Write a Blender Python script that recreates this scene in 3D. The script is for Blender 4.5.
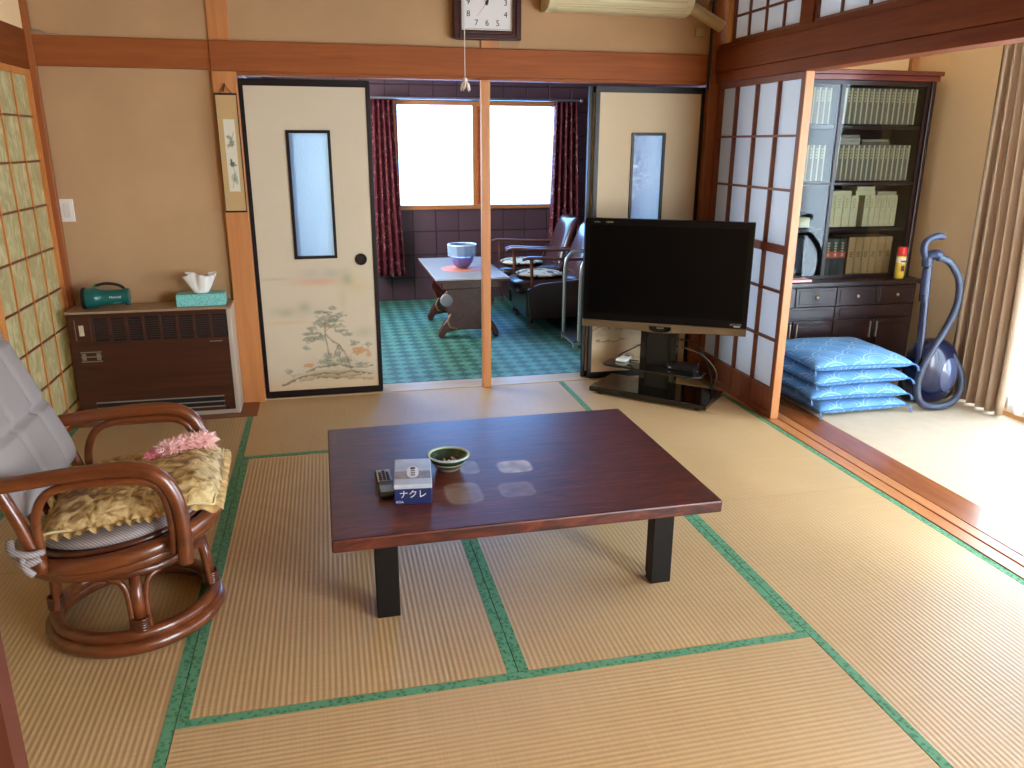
import bpy, bmesh, math, random
import numpy as np
from mathutils import Vector, Matrix, noise
random.seed(7)
PI = math.pi
S = bpy.context.scene
C = S.collection
for o in list(bpy.data.objects): bpy.data.objects.remove(o)

# ------------------------------------------------------------------ camera
cam_d = bpy.data.cameras.new('camera'); cam = bpy.data.objects.new('camera', cam_d); C.objects.link(cam)
yaw, pitch, roll, fpx = 0.2274, -0.2951, 0.0043, 789.87
f_ = Vector((math.sin(yaw)*math.cos(pitch), math.cos(yaw)*math.cos(pitch), math.sin(pitch)))
r0 = Vector((math.cos(yaw), -math.sin(yaw), 0)); u0 = r0.cross(f_)
r_ = r0*math.cos(roll)+u0*math.sin(roll); u_ = u0*math.cos(roll)-r0*math.sin(roll)
M = Matrix((r_, u_, -f_)).transposed().to_4x4(); M.translation = Vector((1.3689, -4.5829, 1.4334))
cam.matrix_world = M
cam_d.sensor_width = 36; cam_d.lens = fpx/1024*36; cam_d.clip_start = .05
S.camera = cam

# ------------------------------------------------------------------ light and exposure
S.view_settings.view_transform = 'Standard'; S.view_settings.look = 'None'
S.view_settings.gamma = 1; S.view_settings.use_curve_mapping = False
S.view_settings.exposure = 0.32
S.cycles.use_denoising = True
S.cycles.max_bounces = 10; S.cycles.diffuse_bounces = 6; S.cycles.glossy_bounces = 4
S.cycles.transparent_max_bounces = 12; S.cycles.transmission_bounces = 6
S.cycles.caustics_reflective = False; S.cycles.caustics_refractive = False
S.cycles.sample_clamp_indirect = 6
w = bpy.data.worlds.new('sky'); S.world = w; w.use_nodes = True
nt = w.node_tree; bg = nt.nodes['Background']
bg.inputs[0].default_value = (.86, .94, 1, 1); bg.inputs[1].default_value = 17.0
def portal(loc, rot, sx, sy):
    l = bpy.data.lights.new('window_daylight', 'AREA'); l.shape = 'RECTANGLE'; l.size = sx; l.size_y = sy
    l.cycles.is_portal = True
    o = bpy.data.objects.new('window_daylight', l); o.location = loc; o.rotation_euler = rot; C.objects.link(o)
portal((5.07, -2.4, 1.0), (0, PI/2, 0), 2.1, 2.9)            # veranda glazing, facing -x
portal((2.75, 3.02, 1.33), (-PI/2, 0, 0), 1.6, 1.0)          # far room window, facing -y
portal((-.12, -1.8, 1.0), (0, -PI/2, 0), 2.0, 3.6)           # left paper screens, facing +x
portal((.75, 1.5, 1.35), (0, -PI/2, 0), 1.0, 1.6)           # unseen side window, added to brighten the far room
portal((3.86, -5.4, 1.1), (0, PI/2, 0), 1.8, 2.6)            # unseen window added to the room behind for frontal fill
portal((4.4, -3.8, 1.1), (PI/2, 0, 0), 1.1, 1.8)             # unseen end window, added to light the veranda from the front

# ------------------------------------------------------------------ materials
def lin(c):
    if isinstance(c, str):
        c = tuple(int(c[i:i+2], 16)/255 for i in (0, 2, 4))
    return tuple((x/12.92 if x <= .04045 else ((x+.055)/1.055)**2.4) for x in c[:3]) + (1,)
class Nt:
    def __init__(s, name):
        s.m = bpy.data.materials.new(name); s.m.use_nodes = True; s.t = s.m.node_tree
        s.b = s.t.nodes['Principled BSDF']; s.out = s.t.nodes['Material Output']
    def n(s, typ, **kw):
        x = s.t.nodes.new(typ)
        for k, v in kw.items():
            if k.startswith('_'):
                key = k[1:]; key = int(key) if key.isdigit() else key.replace('_', ' ')
                x.inputs[key].default_value = v
            else: setattr(x, k, v)
        return x
    def l(s, a, b): s.t.links.new(a, b)
    def coords(s, scale=(1, 1, 1), rot=(0, 0, 0)):
        tc = s.n('ShaderNodeTexCoord'); mp = s.n('ShaderNodeMapping')
        mp.inputs['Scale'].default_value = scale; mp.inputs['Rotation'].default_value = rot
        s.l(tc.outputs['Object'], mp.inputs['Vector']); return mp.outputs[0]
    def ramp(s, fac, stops):
        r = s.n('ShaderNodeValToRGB'); e = r.color_ramp.elements
        while len(e) < len(stops): e.new(.5)
        for i, (p, c) in enumerate(stops): e[i].position = p; e[i].color = lin(c)
        s.l(fac, r.inputs[0]); return r.outputs[0]
    def bump(s, h, strength, dist=.01):
        b = s.n('ShaderNodeBump', _Strength=strength, _Distance=dist); s.l(h, b.inputs['Height']); s.l(b.outputs[0], s.b.inputs['Normal'])
def plain(name, c, rough=.5, metal=0, spec=.5, bump=0, bscale=200, coat=0, vary=0, vscale=8):
    k = Nt(name); k.b.inputs['Base Color'].default_value = lin(c); k.b.inputs['Roughness'].default_value = rough
    k.b.inputs['Metallic'].default_value = metal; k.b.inputs['Specular IOR Level'].default_value = spec
    k.b.inputs['Coat Weight'].default_value = coat; k.b.inputs['Coat Roughness'].default_value = .08
    v = k.coords()
    if vary:
        nz = k.n('ShaderNodeTexNoise', _Scale=vscale, _Detail=5.0); k.l(v, nz.inputs['Vector'])
        c0 = lin(c); hsv = k.n('ShaderNodeHueSaturation', _Color=c0)
        mr = k.n('ShaderNodeMapRange'); mr.inputs['To Min'].default_value = 1-vary; mr.inputs['To Max'].default_value = 1+vary
        mr.inputs['From Min'].default_value = .3; mr.inputs['From Max'].default_value = .7
        k.l(nz.outputs[0], mr.inputs[0]); k.l(mr.outputs[0], hsv.inputs['Value']); k.l(hsv.outputs[0], k.b.inputs['Base Color'])
    if bump:
        nb = k.n('ShaderNodeTexNoise', _Scale=bscale, _Detail=3.0); k.l(v, nb.inputs['Vector']); k.bump(nb.outputs[0], bump, .004)
    return k.m
def wood(name, a, b, axis=2, rough=.4, scale=1, coat=0, spec=.5, str_=18):
    k = Nt(name); sc = [str_*scale]*3; sc[axis] = 1.2*scale
    v = k.coords(tuple(sc)); nz = k.n('ShaderNodeTexNoise', _Scale=1.6, _Detail=7.0, _Roughness=.62, _Distortion=.6); k.l(v, nz.inputs['Vector'])
    col = k.ramp(nz.outputs[0], [(.3, a), (.7, b)]); k.l(col, k.b.inputs['Base Color'])
    k.b.inputs['Roughness'].default_value = rough; k.b.inputs['Coat Weight'].default_value = coat; k.b.inputs['Coat Roughness'].default_value = .12
    k.b.inputs['Specular IOR Level'].default_value = spec
    k.bump(nz.outputs[0], .12, .002); return k.m
def glass(name, tint, rough=.03, fac=.08, frost=0):
    k = Nt(name); k.t.nodes.remove(k.b)
    tr = k.n('ShaderNodeBsdfTransparent', _Color=lin(tint)); gl = k.n('ShaderNodeBsdfGlossy', _Roughness=rough)
    mx = k.n('ShaderNodeMixShader'); fr = k.n('ShaderNodeFresnel', _IOR=1.5)
    ge = k.n('ShaderNodeNewGeometry'); mr = k.n('ShaderNodeMapRange'); mr.inputs['To Min'].default_value = 1.5; mr.inputs['To Max'].default_value = 1/1.5
    k.l(ge.outputs['Backfacing'], mr.inputs[0]); k.l(mr.outputs[0], fr.inputs['IOR'])
    k.l(fr.outputs[0], mx.inputs[0]); k.l(tr.outputs[0], mx.inputs[1]); k.l(gl.outputs[0], mx.inputs[2]); k.l(mx.outputs[0], k.out.inputs[0])
    return k.m
def paper(name, c, trans=.5, mott=None, tcol=None, msc=14):
    k = Nt(name); k.t.nodes.remove(k.b)
    d = k.n('ShaderNodeBsdfDiffuse', _Color=lin(c)); t = k.n('ShaderNodeBsdfTranslucent', _Color=lin(tcol or c))
    if mott:
        v = k.coords((1, 1, .5)); nz = k.n('ShaderNodeTexNoise', _Scale=float(msc), _Detail=6.0, _Distortion=1.0); k.l(v, nz.inputs['Vector'])
        col = k.ramp(nz.outputs[0], [(.35, c), (.5, mott[0]), (.66, mott[1])]); k.l(col, d.inputs[0]); k.l(col, t.inputs[0])
    mx = k.n('ShaderNodeMixShader'); mx.inputs[0].default_value = trans
    k.l(d.outputs[0], mx.inputs[1]); k.l(t.outputs[0], mx.inputs[2]); k.l(mx.outputs[0], k.out.inputs[0]); return k.m
def vcol(name, rough=.6, attr='paint', spec=.3):
    k = Nt(name); a = k.n('ShaderNodeAttribute', attribute_name=attr); k.l(a.outputs['Color'], k.b.inputs['Base Color'])
    k.b.inputs['Roughness'].default_value = rough; k.b.inputs['Specular IOR Level'].default_value = spec; return k.m

plaster = plain('tan_plaster', 'bb9872', .9, spec=.1, bump=.25, bscale=350, vary=.09, vscale=2.2)
plaster_light = plain('beige_plaster', 'f0d0a0', .9, spec=.1, bump=.2, bscale=350, vary=.04, vscale=2)
beam_x = wood('cedar_beam', '8a4a22', 'a05a2c', 0, .6, spec=.25)
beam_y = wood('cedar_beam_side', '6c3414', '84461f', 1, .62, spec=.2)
post_w = wood('cedar_post', 'b87440', 'ca8850', 2, .45)
shoji_w = wood('screen_timber', '6a3419', '824422', 2, .5)
shoji_h = wood('screen_timber_lit', 'b8702e', 'd08a48', 2, .45)  # brighter copy; light on the left screens' uprights is in the colour
ceil_w = wood('ceiling_board', 'a07a50', 'b68e60', 0, .6)
alu = plain('window_aluminium', 'c9c6bf', .35, metal=.6)
dark_lacq = plain('black_lacquer', '160e0f', .4, spec=.3)
green_band = None
def tatami(name, axis):
    k = Nt(name); tc = k.n('ShaderNodeTexCoord'); sp = k.n('ShaderNodeSeparateXYZ'); k.l(tc.outputs['Object'], sp.inputs[0])
    a = sp.outputs[axis]
    m1 = k.n('ShaderNodeMath', operation='MULTIPLY'); m1.inputs[1].default_value = 2*PI/.0165; k.l(a, m1.inputs[0])
    sn = k.n('ShaderNodeMath', operation='SINE'); k.l(m1.outputs[0], sn.inputs[0])
    mr = k.n('ShaderNodeMapRange'); mr.inputs['From Min'].default_value = -1; k.l(sn.outputs[0], mr.inputs[0])
    v = k.coords((3, 160, 1) if axis == 0 else (160, 3, 1)); nz = k.n('ShaderNodeTexNoise', _Scale=1.4, _Detail=4.0); k.l(v, nz.inputs['Vector'])
    v2 = k.coords((1, 1, 1)); n2 = k.n('ShaderNodeTexNoise', _Scale=2.3, _Detail=4.0); k.l(v2, n2.inputs['Vector'])
    c1 = k.ramp(mr.outputs[0], [(.0, 'ab8a5c'), (.8, 'c8aa7c')])
    c2 = k.ramp(nz.outputs[0], [(.3, 'b49468'), (.7, 'cdb088')])
    c3 = k.ramp(n2.outputs[0], [(.3, 'b39366'), (.7, 'cbae80')])
    mx = k.n('ShaderNodeMix', data_type='RGBA'); mx.inputs[0].default_value = .45; k.l(c1, mx.inputs[6]); k.l(c2, mx.inputs[7])
    my = k.n('ShaderNodeMix', data_type='RGBA'); my.inputs[0].default_value = .35; k.l(mx.outputs[2], my.inputs[6]); k.l(c3, my.inputs[7])
    k.l(my.outputs[2], k.b.inputs['Base Color']); k.b.inputs['Roughness'].default_value = .42; k.b.inputs['Specular IOR Level'].default_value = .6
    k.bump(mr.outputs[0], .25, .003); return k.m
tat_v = tatami('woven_rush_lengthwise', 0); tat_h = tatami('woven_rush_crosswise', 1)
def band_mat():
    k = Nt('green_brocade'); v = k.coords((1, 1, 1)); ck = k.n('ShaderNodeTexVoronoi', _Scale=75.0); k.l(v, ck.inputs['Vector'])
    c = k.ramp(ck.outputs['Distance'], [(.2, '2f6b44'), (.55, '5c9672')]); k.l(c, k.b.inputs['Base Color']); k.b.inputs['Roughness'].default_value = .7; return k.m
green_band = band_mat()

# ------------------------------------------------------------------ mesh helpers
class MB:
    def __init__(s): s.bm = bmesh.new(); s.mi = 0
    def _f(s, vs):
        try:
            f = s.bm.faces.new(vs); f.material_index = s.mi; return f
        except ValueError: return None
    def box(s, x0, x1, y0, y1, z0, z1, rz=0, about=None):
        pts = [(x, y, z) for z in (z0, z1) for y in (y0, y1) for x in (x0, x1)]
        if rz:
            cx, cy = about or ((x0+x1)/2, (y0+y1)/2); c, n = math.cos(rz), math.sin(rz)
            pts = [(cx+(x-cx)*c-(y-cy)*n, cy+(x-cx)*n+(y-cy)*c, z) for x, y, z in pts]
        v = [s.bm.verts.new(p) for p in pts]
        for q in ((0,2,3,1),(4,5,7,6),(0,1,5,4),(2,6,7,3),(0,4,6,2),(1,3,7,5)): s._f([v[i] for i in q])
        return s
    def prism(s, prof, plane, a0, a1):
        """prof: 2-D outline; plane 'xz' extrudes along y, 'yz' along x, 'xy' along z"""
        def P(p, a): return {'xz': (p[0], a, p[1]), 'yz': (a, p[0], p[1]), 'xy': (p[0], p[1], a)}[plane]
        A = [s.bm.verts.new(P(p, a0)) for p in prof]; B = [s.bm.verts.new(P(p, a1)) for p in prof]
        s._f(A[::-1]); s._f(B)
        for i in range(len(prof)): j = (i+1) % len(prof); s._f([A[i], A[j], B[j], B[i]])
        return s
    def tube(s, pts, r, seg=10, closed=False, flat=1.0):
        pts = [Vector(p) for p in pts]; n = len(pts); rr = r if isinstance(r, (list, tuple)) else [r]*n
        rings = []; up = None
        for i, p in enumerate(pts):
            if closed: t = pts[(i+1) % n]-pts[i-1]
            else: t = pts[min(i+1, n-1)]-pts[max(i-1, 0)]
            t.normalize()
            if up is None:
                up = Vector((0, 0, 1)) if abs(t.z) < .9 else Vector((1, 0, 0))
            a = (up-t*up.dot(t)).normalized(); up = a; b = t.cross(a)
            rings.append([s.bm.verts.new(p+(a*math.cos(2*PI*k/seg)*flat+b*math.sin(2*PI*k/seg))*rr[i]) for k in range(seg)])
        for i in range(n if closed else n-1):
            A, B = rings[i], rings[(i+1) % n]
            off = 0
            if closed and i == n-1:
                off = min(range(seg), key=lambda o: (A[0].co-B[o].co).length)
            for k in range(seg): s._f([A[k], A[(k+1) % seg], B[(k+1+off) % seg], B[(k+off) % seg]])
        if not closed: s._f(rings[0][::-1]); s._f(rings[-1])
        return s
    def lathe(s, prof, c=(0, 0, 0), seg=32, axis='z', closed=False):
        rings = []
        for r, h in prof:
            ring = []
            for k in range(seg):
                a = 2*PI*k/seg; x, y = r*math.cos(a), r*math.sin(a)
                p = {'z': (x, y, h), 'x': (h, x, y), 'y': (x, h, y)}[axis]
                ring.append(s.bm.verts.new((c[0]+p[0], c[1]+p[1], c[2]+p[2])))
            rings.append(ring)
        m = len(rings)
        for i in range(m if closed else m-1):
            A, B = rings[i], rings[(i+1) % m]
            for k in range(seg): s._f([A[k], A[(k+1) % seg], B[(k+1) % seg], B[k]])
        if not closed:
            s._f(rings[0][::-1]); s._f(rings[-1])
        return s
    def grid(s, fn, nu, nv, wrap_u=False):
        g = [[s.bm.verts.new(fn(i/nu, j/nv)) for j in range(nv+1)] for i in range(nu if wrap_u else nu+1)]
        L = len(g)
        for i in range(nu):
            for j in range(nv): s._f([g[i][j], g[(i+1) % L][j], g[(i+1) % L][j+1], g[i][j+1]])
        return s
    def sheet(s, fn, nu, nv, t):
        """closed slab: fn(u,v) -> point, thickness vector t"""
        t = Vector(t)
        A = [[s.bm.verts.new(Vector(fn(i/nu, j/nv))) for j in range(nv+1)] for i in range(nu+1)]
        B = [[s.bm.verts.new(v.co+t) for v in row] for row in A]
        for i in range(nu):
            for j in range(nv):
                s._f([A[i][j], A[i+1][j], A[i+1][j+1], A[i][j+1]]); s._f([B[i][j+1], B[i+1][j+1], B[i+1][j], B[i][j]])
        for i in range(nu):
            s._f([A[i][0], B[i][0], B[i+1][0], A[i+1][0]]); s._f([A[i+1][nv], B[i+1][nv], B[i][nv], A[i][nv]])
        for j in range(nv):
            s._f([A[0][j+1], B[0][j+1], B[0][j], A[0][j]]); s._f([A[nu][j], B[nu][j], B[nu][j+1], A[nu][j+1]])
        return s
    def ball(s, c, rx, ry, rz, nu=20, nv=12, n=1.0):
        def sg(x, e): return math.copysign(abs(x)**e, x)
        def fn(u, v):
            a, b = 2*PI*u, PI*(v-.5)
            return (c[0]+rx*sg(math.cos(b), n)*sg(math.cos(a), n), c[1]+ry*sg(math.cos(b), n)*sg(math.sin(a), n), c[2]+rz*sg(math.sin(b), n))
        return s.grid(fn, nu, nv, True)
    def build(s, name, mats, parent=None, bevel=0, smooth=False, world=False, label=None, subd=0, keep=False):
        bmesh.ops.remove_doubles(s.bm, verts=s.bm.verts, dist=1e-6)
        bmesh.ops.recalc_face_normals(s.bm, faces=s.bm.faces)
        me = bpy.data.meshes.new(name); s.bm.to_mesh(me)
        if not keep: s.bm.free()
        for m in (mats if isinstance(mats, (list, tuple)) else [mats]): me.materials.append(m)
        if smooth:
            me.polygons.foreach_set('use_smooth', [True]*len(me.polygons))
            if smooth != 'all': me.set_sharp_from_angle(angle=math.radians(40))
        o = bpy.data.objects.new(name, me); C.objects.link(o)
        if parent:
            o.parent = parent
            if world:
                p = parent; off = Vector(p.location)
                while p.parent: p = p.parent; off += Vector(p.location)
                me.transform(Matrix.Translation(-off))
        if bevel:
            b = o.modifiers.new('bevel', 'BEVEL'); b.width = bevel; b.segments = 2; b.limit_method = 'ANGLE'
        if subd:
            b = o.modifiers.new('subd', 'SUBSURF'); b.levels = subd; b.render_levels = subd
        if label: o['label'] = label
        return o
def thing(name, label, cat, loc=(0, 0, 0), rz=0, group=None):
    o = bpy.data.objects.new(name, None); C.objects.link(o); o.location = loc; o.rotation_euler = (0, 0, rz); o.empty_display_size = .05
    return tag(o, label, cat, group)
def tag(o, label, cat, group=None):
    o['label'] = label; o['category'] = cat
    if group: o['group'] = group
    return o
def struct(o): o['kind'] = 'structure'; return o
def sbox(name, m, x0, x1, y0, y1, z0, z1, bevel=0): return struct(MB().box(x0, x1, y0, y1, z0, z1).build(name, m, bevel=bevel))
def arc(c, r, a0, a1, n, plane='xz', ry=None):
    out = []
    for i in range(n+1):
        a = a0+(a1-a0)*i/n; p, q = r*math.cos(a), (ry or r)*math.sin(a)
        out.append({'xz': (c[0]+p, c[1], c[2]+q), 'xy': (c[0]+p, c[1]+q, c[2]), 'yz': (c[0], c[1]+p, c[2]+q)}[plane])
    return out
def smooth_path(pts, n=6):
    P = [Vector(p) for p in pts]; out = []
    for i in range(len(P)-1):
        p0, p1, p2, p3 = P[max(i-1, 0)], P[i], P[i+1], P[min(i+2, len(P)-1)]
        for k in range(n):
            t = k/n
            out.append(.5*((2*p1)+(-p0+p2)*t+(2*p0-5*p1+4*p2-p3)*t*t+(-p0+3*p1-3*p2+p3)*t**3))
    out.append(P[-1]); return out
def text(body, size, mat, parent, loc, rot, name='lettering', depth=.0006, align='CENTER', sx=1):
    cu = bpy.data.curves.new('txt', 'FONT'); cu.body = body; cu.size = size; cu.extrude = depth; cu.align_x = align; cu.align_y = 'CENTER'; cu.resolution_u = 3
    t = bpy.data.objects.new('txt', cu); C.objects.link(t)
    dg = bpy.context.evaluated_depsgraph_get(); me = bpy.data.meshes.new_from_object(t.evaluated_get(dg))
    bpy.data.objects.remove(t)
    from mathutils import Euler
    me.transform(Matrix.Translation(loc) @ Euler(rot).to_matrix().to_4x4() @ Matrix.Diagonal((sx, 1, 1, 1)))
    me.materials.clear(); me.materials.append(mat)
    o = bpy.data.objects.new(name, me); C.objects.link(o); o.parent = parent; return o
def painted(name, mat, parent, w, h, nx, nz, fn, y=0, origin=(0, 0), loc=None):
    """upright painted surface (x-z plane) as a fine slab face with a colour attribute"""
    xs = np.linspace(0, w, nx+1); zs = np.linspace(0, h, nz+1)
    X, Z = np.meshgrid(xs, zs); v = np.stack([X.ravel()+origin[0], np.full(X.size, y), Z.ravel()+origin[1]], 1)
    i = np.arange(nx*nz); r, c = i//nx, i % nx; a = r*(nx+1)+c
    fc = np.stack([a, a+1, a+nx+2, a+nx+1], 1)
    me = bpy.data.meshes.new(name); me.from_pydata(v.tolist(), [], fc.tolist())
    col = fn(X.ravel(), Z.ravel())
    at = me.color_attributes.new('paint', 'FLOAT_COLOR', 'POINT'); at.data.foreach_set('color', np.concatenate([col, np.ones((len(col), 1))], 1).ravel())
    me.materials.append(mat); o = bpy.data.objects.new(name, me); C.objects.link(o)
    if parent: o.parent = parent
    return o

# ================================================================== THE SETTING
W4 = 3.64
sbox('floor', plain('sub_floor', '5a4632', .8), -.1, 3.64, -7.2, 0.0, -.12, -.055)
ceil = struct(MB().box(-.1, 3.74, -7.2, .1, 2.5, 2.56).build('ceiling', ceil_w))
m = MB()
for k in range(16): m.box(-.0, 3.64, -.4-k*.455-.015, -.4-k*.455+.015, 2.475, 2.5)
struct(m.build('trim_1', beam_x))
# back wall
sbox('wall_back', plaster, -.1, .84, 0, .1, -.05, 1.929)
sbox('wall_back_upper', plaster, -.1, 3.64, .0, .1, 1.93, 2.5)
struct(MB().box(.955, 3.6, .0, .1, 1.77, 1.93).build('trim_2', beam_x))
struct(MB().box(0, .84, -.02, -.0005, 1.79, 1.93).box(.84, 3.6, -.03, .0, 1.785, 1.93).build('trim_3', beam_x, bevel=.003))
struct(MB().box(.84, .96, -.035, .1, 0.0, 1.784).box(.84, .945, -.012, -.0005, 1.931, 2.475).build('trim_4', post_w, bevel=.003))
struct(MB().box(2.245, 2.345, -.012, -.0005, 1.931, 2.475).build('trim_5', post_w, bevel=.003))
struct(MB().box(2.243, 2.292, -.03, .02, 0.0, 1.77).build('trim_6', post_w, bevel=.003))
struct(MB().box(3.6, 3.72, -.04, .12, 0.0, 2.5).build('trim_7', wood('corner_post', '7c4422', '94582e', 2), bevel=.003))
struct(MB().box(.0, .03, -.032, -.0005, 0, 2.475).build('trim_8', wood('corner_lath', '8a4c22', 'a05e30', 2), bevel=.002))
# threshold between the two rooms and board in front of the left wall
struct(MB().box(.96, 3.6, .0, .16, -.05, .004).build('trim_9', wood('pale_sill', 'b79a74', 'cdb48c', 0)))
sbox('trim_10', wood('heater_board', '6e3e22', '87502e', 0), 0, .93, -.28, 0, -.05, .003, .002)
# left wall: sill, beam, upper plaster
sbox('wall_left_upper', plaster_light, -.1, 0, -3.64, 0, 1.95, 2.5)
struct(MB().box(-.1, .012, -3.64, -.05, 1.77, 1.95).build('trim_11', beam_y, bevel=.003))
struct(MB().box(-.1, .006, -3.64, 0, -.05, .02).build('trim_12', beam_y))
sbox('wall_left', plaster, -.1, 0, -7.2, -3.64, 0, 2.5)
# right wall: beams, transom posts
struct(MB().box(3.625, 3.74, -3.64, -.04, 1.835, 1.955).box(3.634, 3.74, -3.64, -.04, 1.775, 1.834).box(3.64, 3.74, -3.64, -.04, 1.955, 1.985).build('trim_13', beam_y, bevel=.003))
struct(MB().box(3.62, 3.74, -3.64, -.12, 2.33, 2.5).build('trim_14', beam_y))
struct(MB().box(3.64, 3.72, -.97, -.865, 1.985, 2.33).box(3.64, 3.72, -1.85, -1.76, 1.985, 2.33).box(3.64, 3.72, -2.7, -2.62, 1.985, 2.33).build('trim_15', beam_y))
struct(MB().box(3.64, 3.72, -.17, -.12, 1.985, 2.33).build('trim_16', wood('lit_corner_jamb', 'cf9a60', 'dcae78', 2)))  # pale tone puts the light on the upper corner post into the colour
# opening sill to the veranda
struct(MB().box(3.64, 3.70, -3.64, -.0, -.05, .004).box(3.712, 3.765, -3.64, 0, -.05, .004).box(3.70, 3.712, -3.64, 0, -.05, -.006).build('trim_17', wood('grooved_sill', 'a5673e', 'c08454', 1, .3)))
struct(MB().box(3.767, 3.93, -3.64, 0, -.05, .006).build('trim_18', wood('veranda_board', '7a4220', '98582e', 1, .25, coat=.3)))
carpet = plain('cream_carpet', 'beae98', .95, spec=.05, bump=.5, bscale=260, vary=.05, vscale=14)
sbox('floor_veranda', carpet, 3.93, 5.1, -3.64, 0, -.05, .004)
sbox('wall_veranda_back', plaster_light, 3.72, 5.1, 0, .1, 0, 2.4)
struct(MB().box(5.0, 5.1, -.86, 0, 0, 2.4).box(5.0, 5.1, -3.8, -.86, 1.98, 2.4).build('wall_veranda_right', plaster_light))
sbox('ceiling_veranda', plain('veranda_ceiling', 'd8c8a8', .8), 3.74, 5.1, -3.8, .1, 2.4, 2.45)
struct(MB().box(3.74, 3.9, -3.8, -3.66, 0, 2.4).box(4.9, 5.1, -3.8, -3.66, 0, 2.4).box(3.9, 4.9, -3.8, -3.66, 0, .2).box(3.9, 4.9, -3.8, -3.66, 2.0, 2.4).build('wall_veranda_front', plaster_light))
struct(MB().box(3.9, 3.94, -3.75, -3.71, .2, 2.0).box(4.86, 4.9, -3.75, -3.71, .2, 2.0).box(3.94, 4.86, -3.75, -3.71, .2, .24).box(3.94, 4.86, -3.75, -3.71, 1.96, 2.0).build('fill_window_11', alu))  # unseen end window added to throw light on the bookcase front
struct(MB().box(4.95, 5.0, -.03, .0, .004, 2.4).build('trim_19', wood('veranda_corner', 'a8703c', 'bb8450', 2)))
# veranda sliding glass doors (aluminium frames)
clear = glass('window_glass', 'f4faff')
def slide(name, y0, y1, x):
    fr = MB().box(x, x+.03, y0, y0+.045, .03, 1.96).box(x, x+.03, y1-.045, y1, .03, 1.96).box(x, x+.03, y0+.045, y1-.045, .03, .1).box(x, x+.03, y0+.045, y1-.045, 1.9, 1.96).build(name, alu, bevel=.002)
    struct(fr)
    MB().box(x+.012, x+.018, y0+.045, y1-.045, .1, 1.9).build('pane', clear, fr)
slide('window_1', -1.8, -.88, 5.01); slide('window_2', -2.7, -1.77, 5.045); slide('window_3', -3.62, -2.67, 5.01)
struct(MB().box(4.97, 5.09, -3.66, -.86, .004, .028).build('trim_20', wood('glazing_sill', 'c8925a', 'd8a66c', 1)))
# room behind the camera
sbox('wall_behind', plaster, 0, 3.64, -7.2, -7.1, 0, 2.5)
struct(MB().box(3.64, 3.74, -4.1, -3.64, 0, 2.5).box(3.64, 3.74, -7.2, -6.7, 0, 2.5).box(3.64, 3.74, -6.7, -4.1, 0, .2).box(3.64, 3.74, -6.7, -4.1, 2.0, 2.5).build('wall_right_behind', plaster))
struct(MB().box(0, 3.64, -3.72, -3.64, 1.785, 2.5).box(0, .62, -3.72, -3.65, 0, 1.785).build('wall_front', plaster))
tb = MB()
for k in range(4):
    for j in range(2): tb.box(.005+k*.91, .905+k*.91, -3.73-(j+1)*1.72, -3.73-j*1.72-.01, -.055, 0)
tb.box(0, 3.64, -3.72, -3.645, -.05, .003)
struct(tb.build('floor_behind', tat_v))
# ---- doors with paper: screens
pap_r = paper('white_screen_paper', 'e2e8f0', .5)
pap_l = paper('mottled_screen_paper', 'a0946c', .16, ('aa9e78', 'bcb08c'), msc=26)
def screen(name, x, y0, y1, z0, z1, bars, rails, board, pm, fm, th=.03, rail_th=.012, solid=None, stile=.03, barm=None, railm=None, mid=None, side=1):
    """a paper sliding screen lying in a y-z plane; side=1 lattice toward -x"""
    f = MB().box(x, x+th, y0, y0+stile, z0, z1).box(x, x+th, y1-stile, y1, z0, z1).box(x, x+th, y0+stile, y1-stile, z0, z0+.03).box(x, x+th, y0+stile, y1-stile, z1-.03, z1)
    if mid: f.box(x, x+th, y0+stile, y1-stile, mid[0], mid[1])
    o = struct(f.build(name, fm, bevel=.0015))
    px = x+th*.6 if side == 1 else x+th*.62
    lx0, lx1 = (x+.004, px-.001) if side == 1 else (px+.002, x+th-.003)
    l = MB()
    for b in bars: l.box(lx0, lx1, b-rail_th/2, b+rail_th/2, z0+.03, z1-.03)
    l.mi = 1
    for r in rails: l.box(lx0+.001, lx1-.001, y0+stile, y1-stile, r-rail_th/2, r+rail_th/2)
    l.build('lattice', [barm or fm, railm or fm], o)
    zb = z0+.03
    if board:
        MB().box(x+.008, x+th-.008, y0+stile, y1-stile, z0+.03, board).build('lower_board', solid or fm, o); zb = board
    MB().box(px, px+.0012, y0+stile, y1-stile, zb, z1-.03).build('paper', pm, o)
    return o
# right screen; veranda light on its end face is put into the colour
sr = screen('door_1', 3.655, -.935, -.04, .006, 1.775, [-.25, -.47, -.69], [1.478, 1.212, .692, .43], .165, pap_r, shoji_w, th=.045, mid=(.89, .932))
MB().box(3.655, 3.70, -.945, -.9355, .006, 1.775).build('stile_end', wood('lit_stile', 'a86c40', 'b87c4c', 2), sr, bevel=.002)
# more screens pushed to the near end of the opening
screen('door_2', 3.655, -3.62, -2.95, .006, 1.775, [-3.12, -3.29, -3.46], [1.478, 1.212, .692, .43], .165, pap_r, shoji_w, th=.032, mid=(.89, .932))
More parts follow.
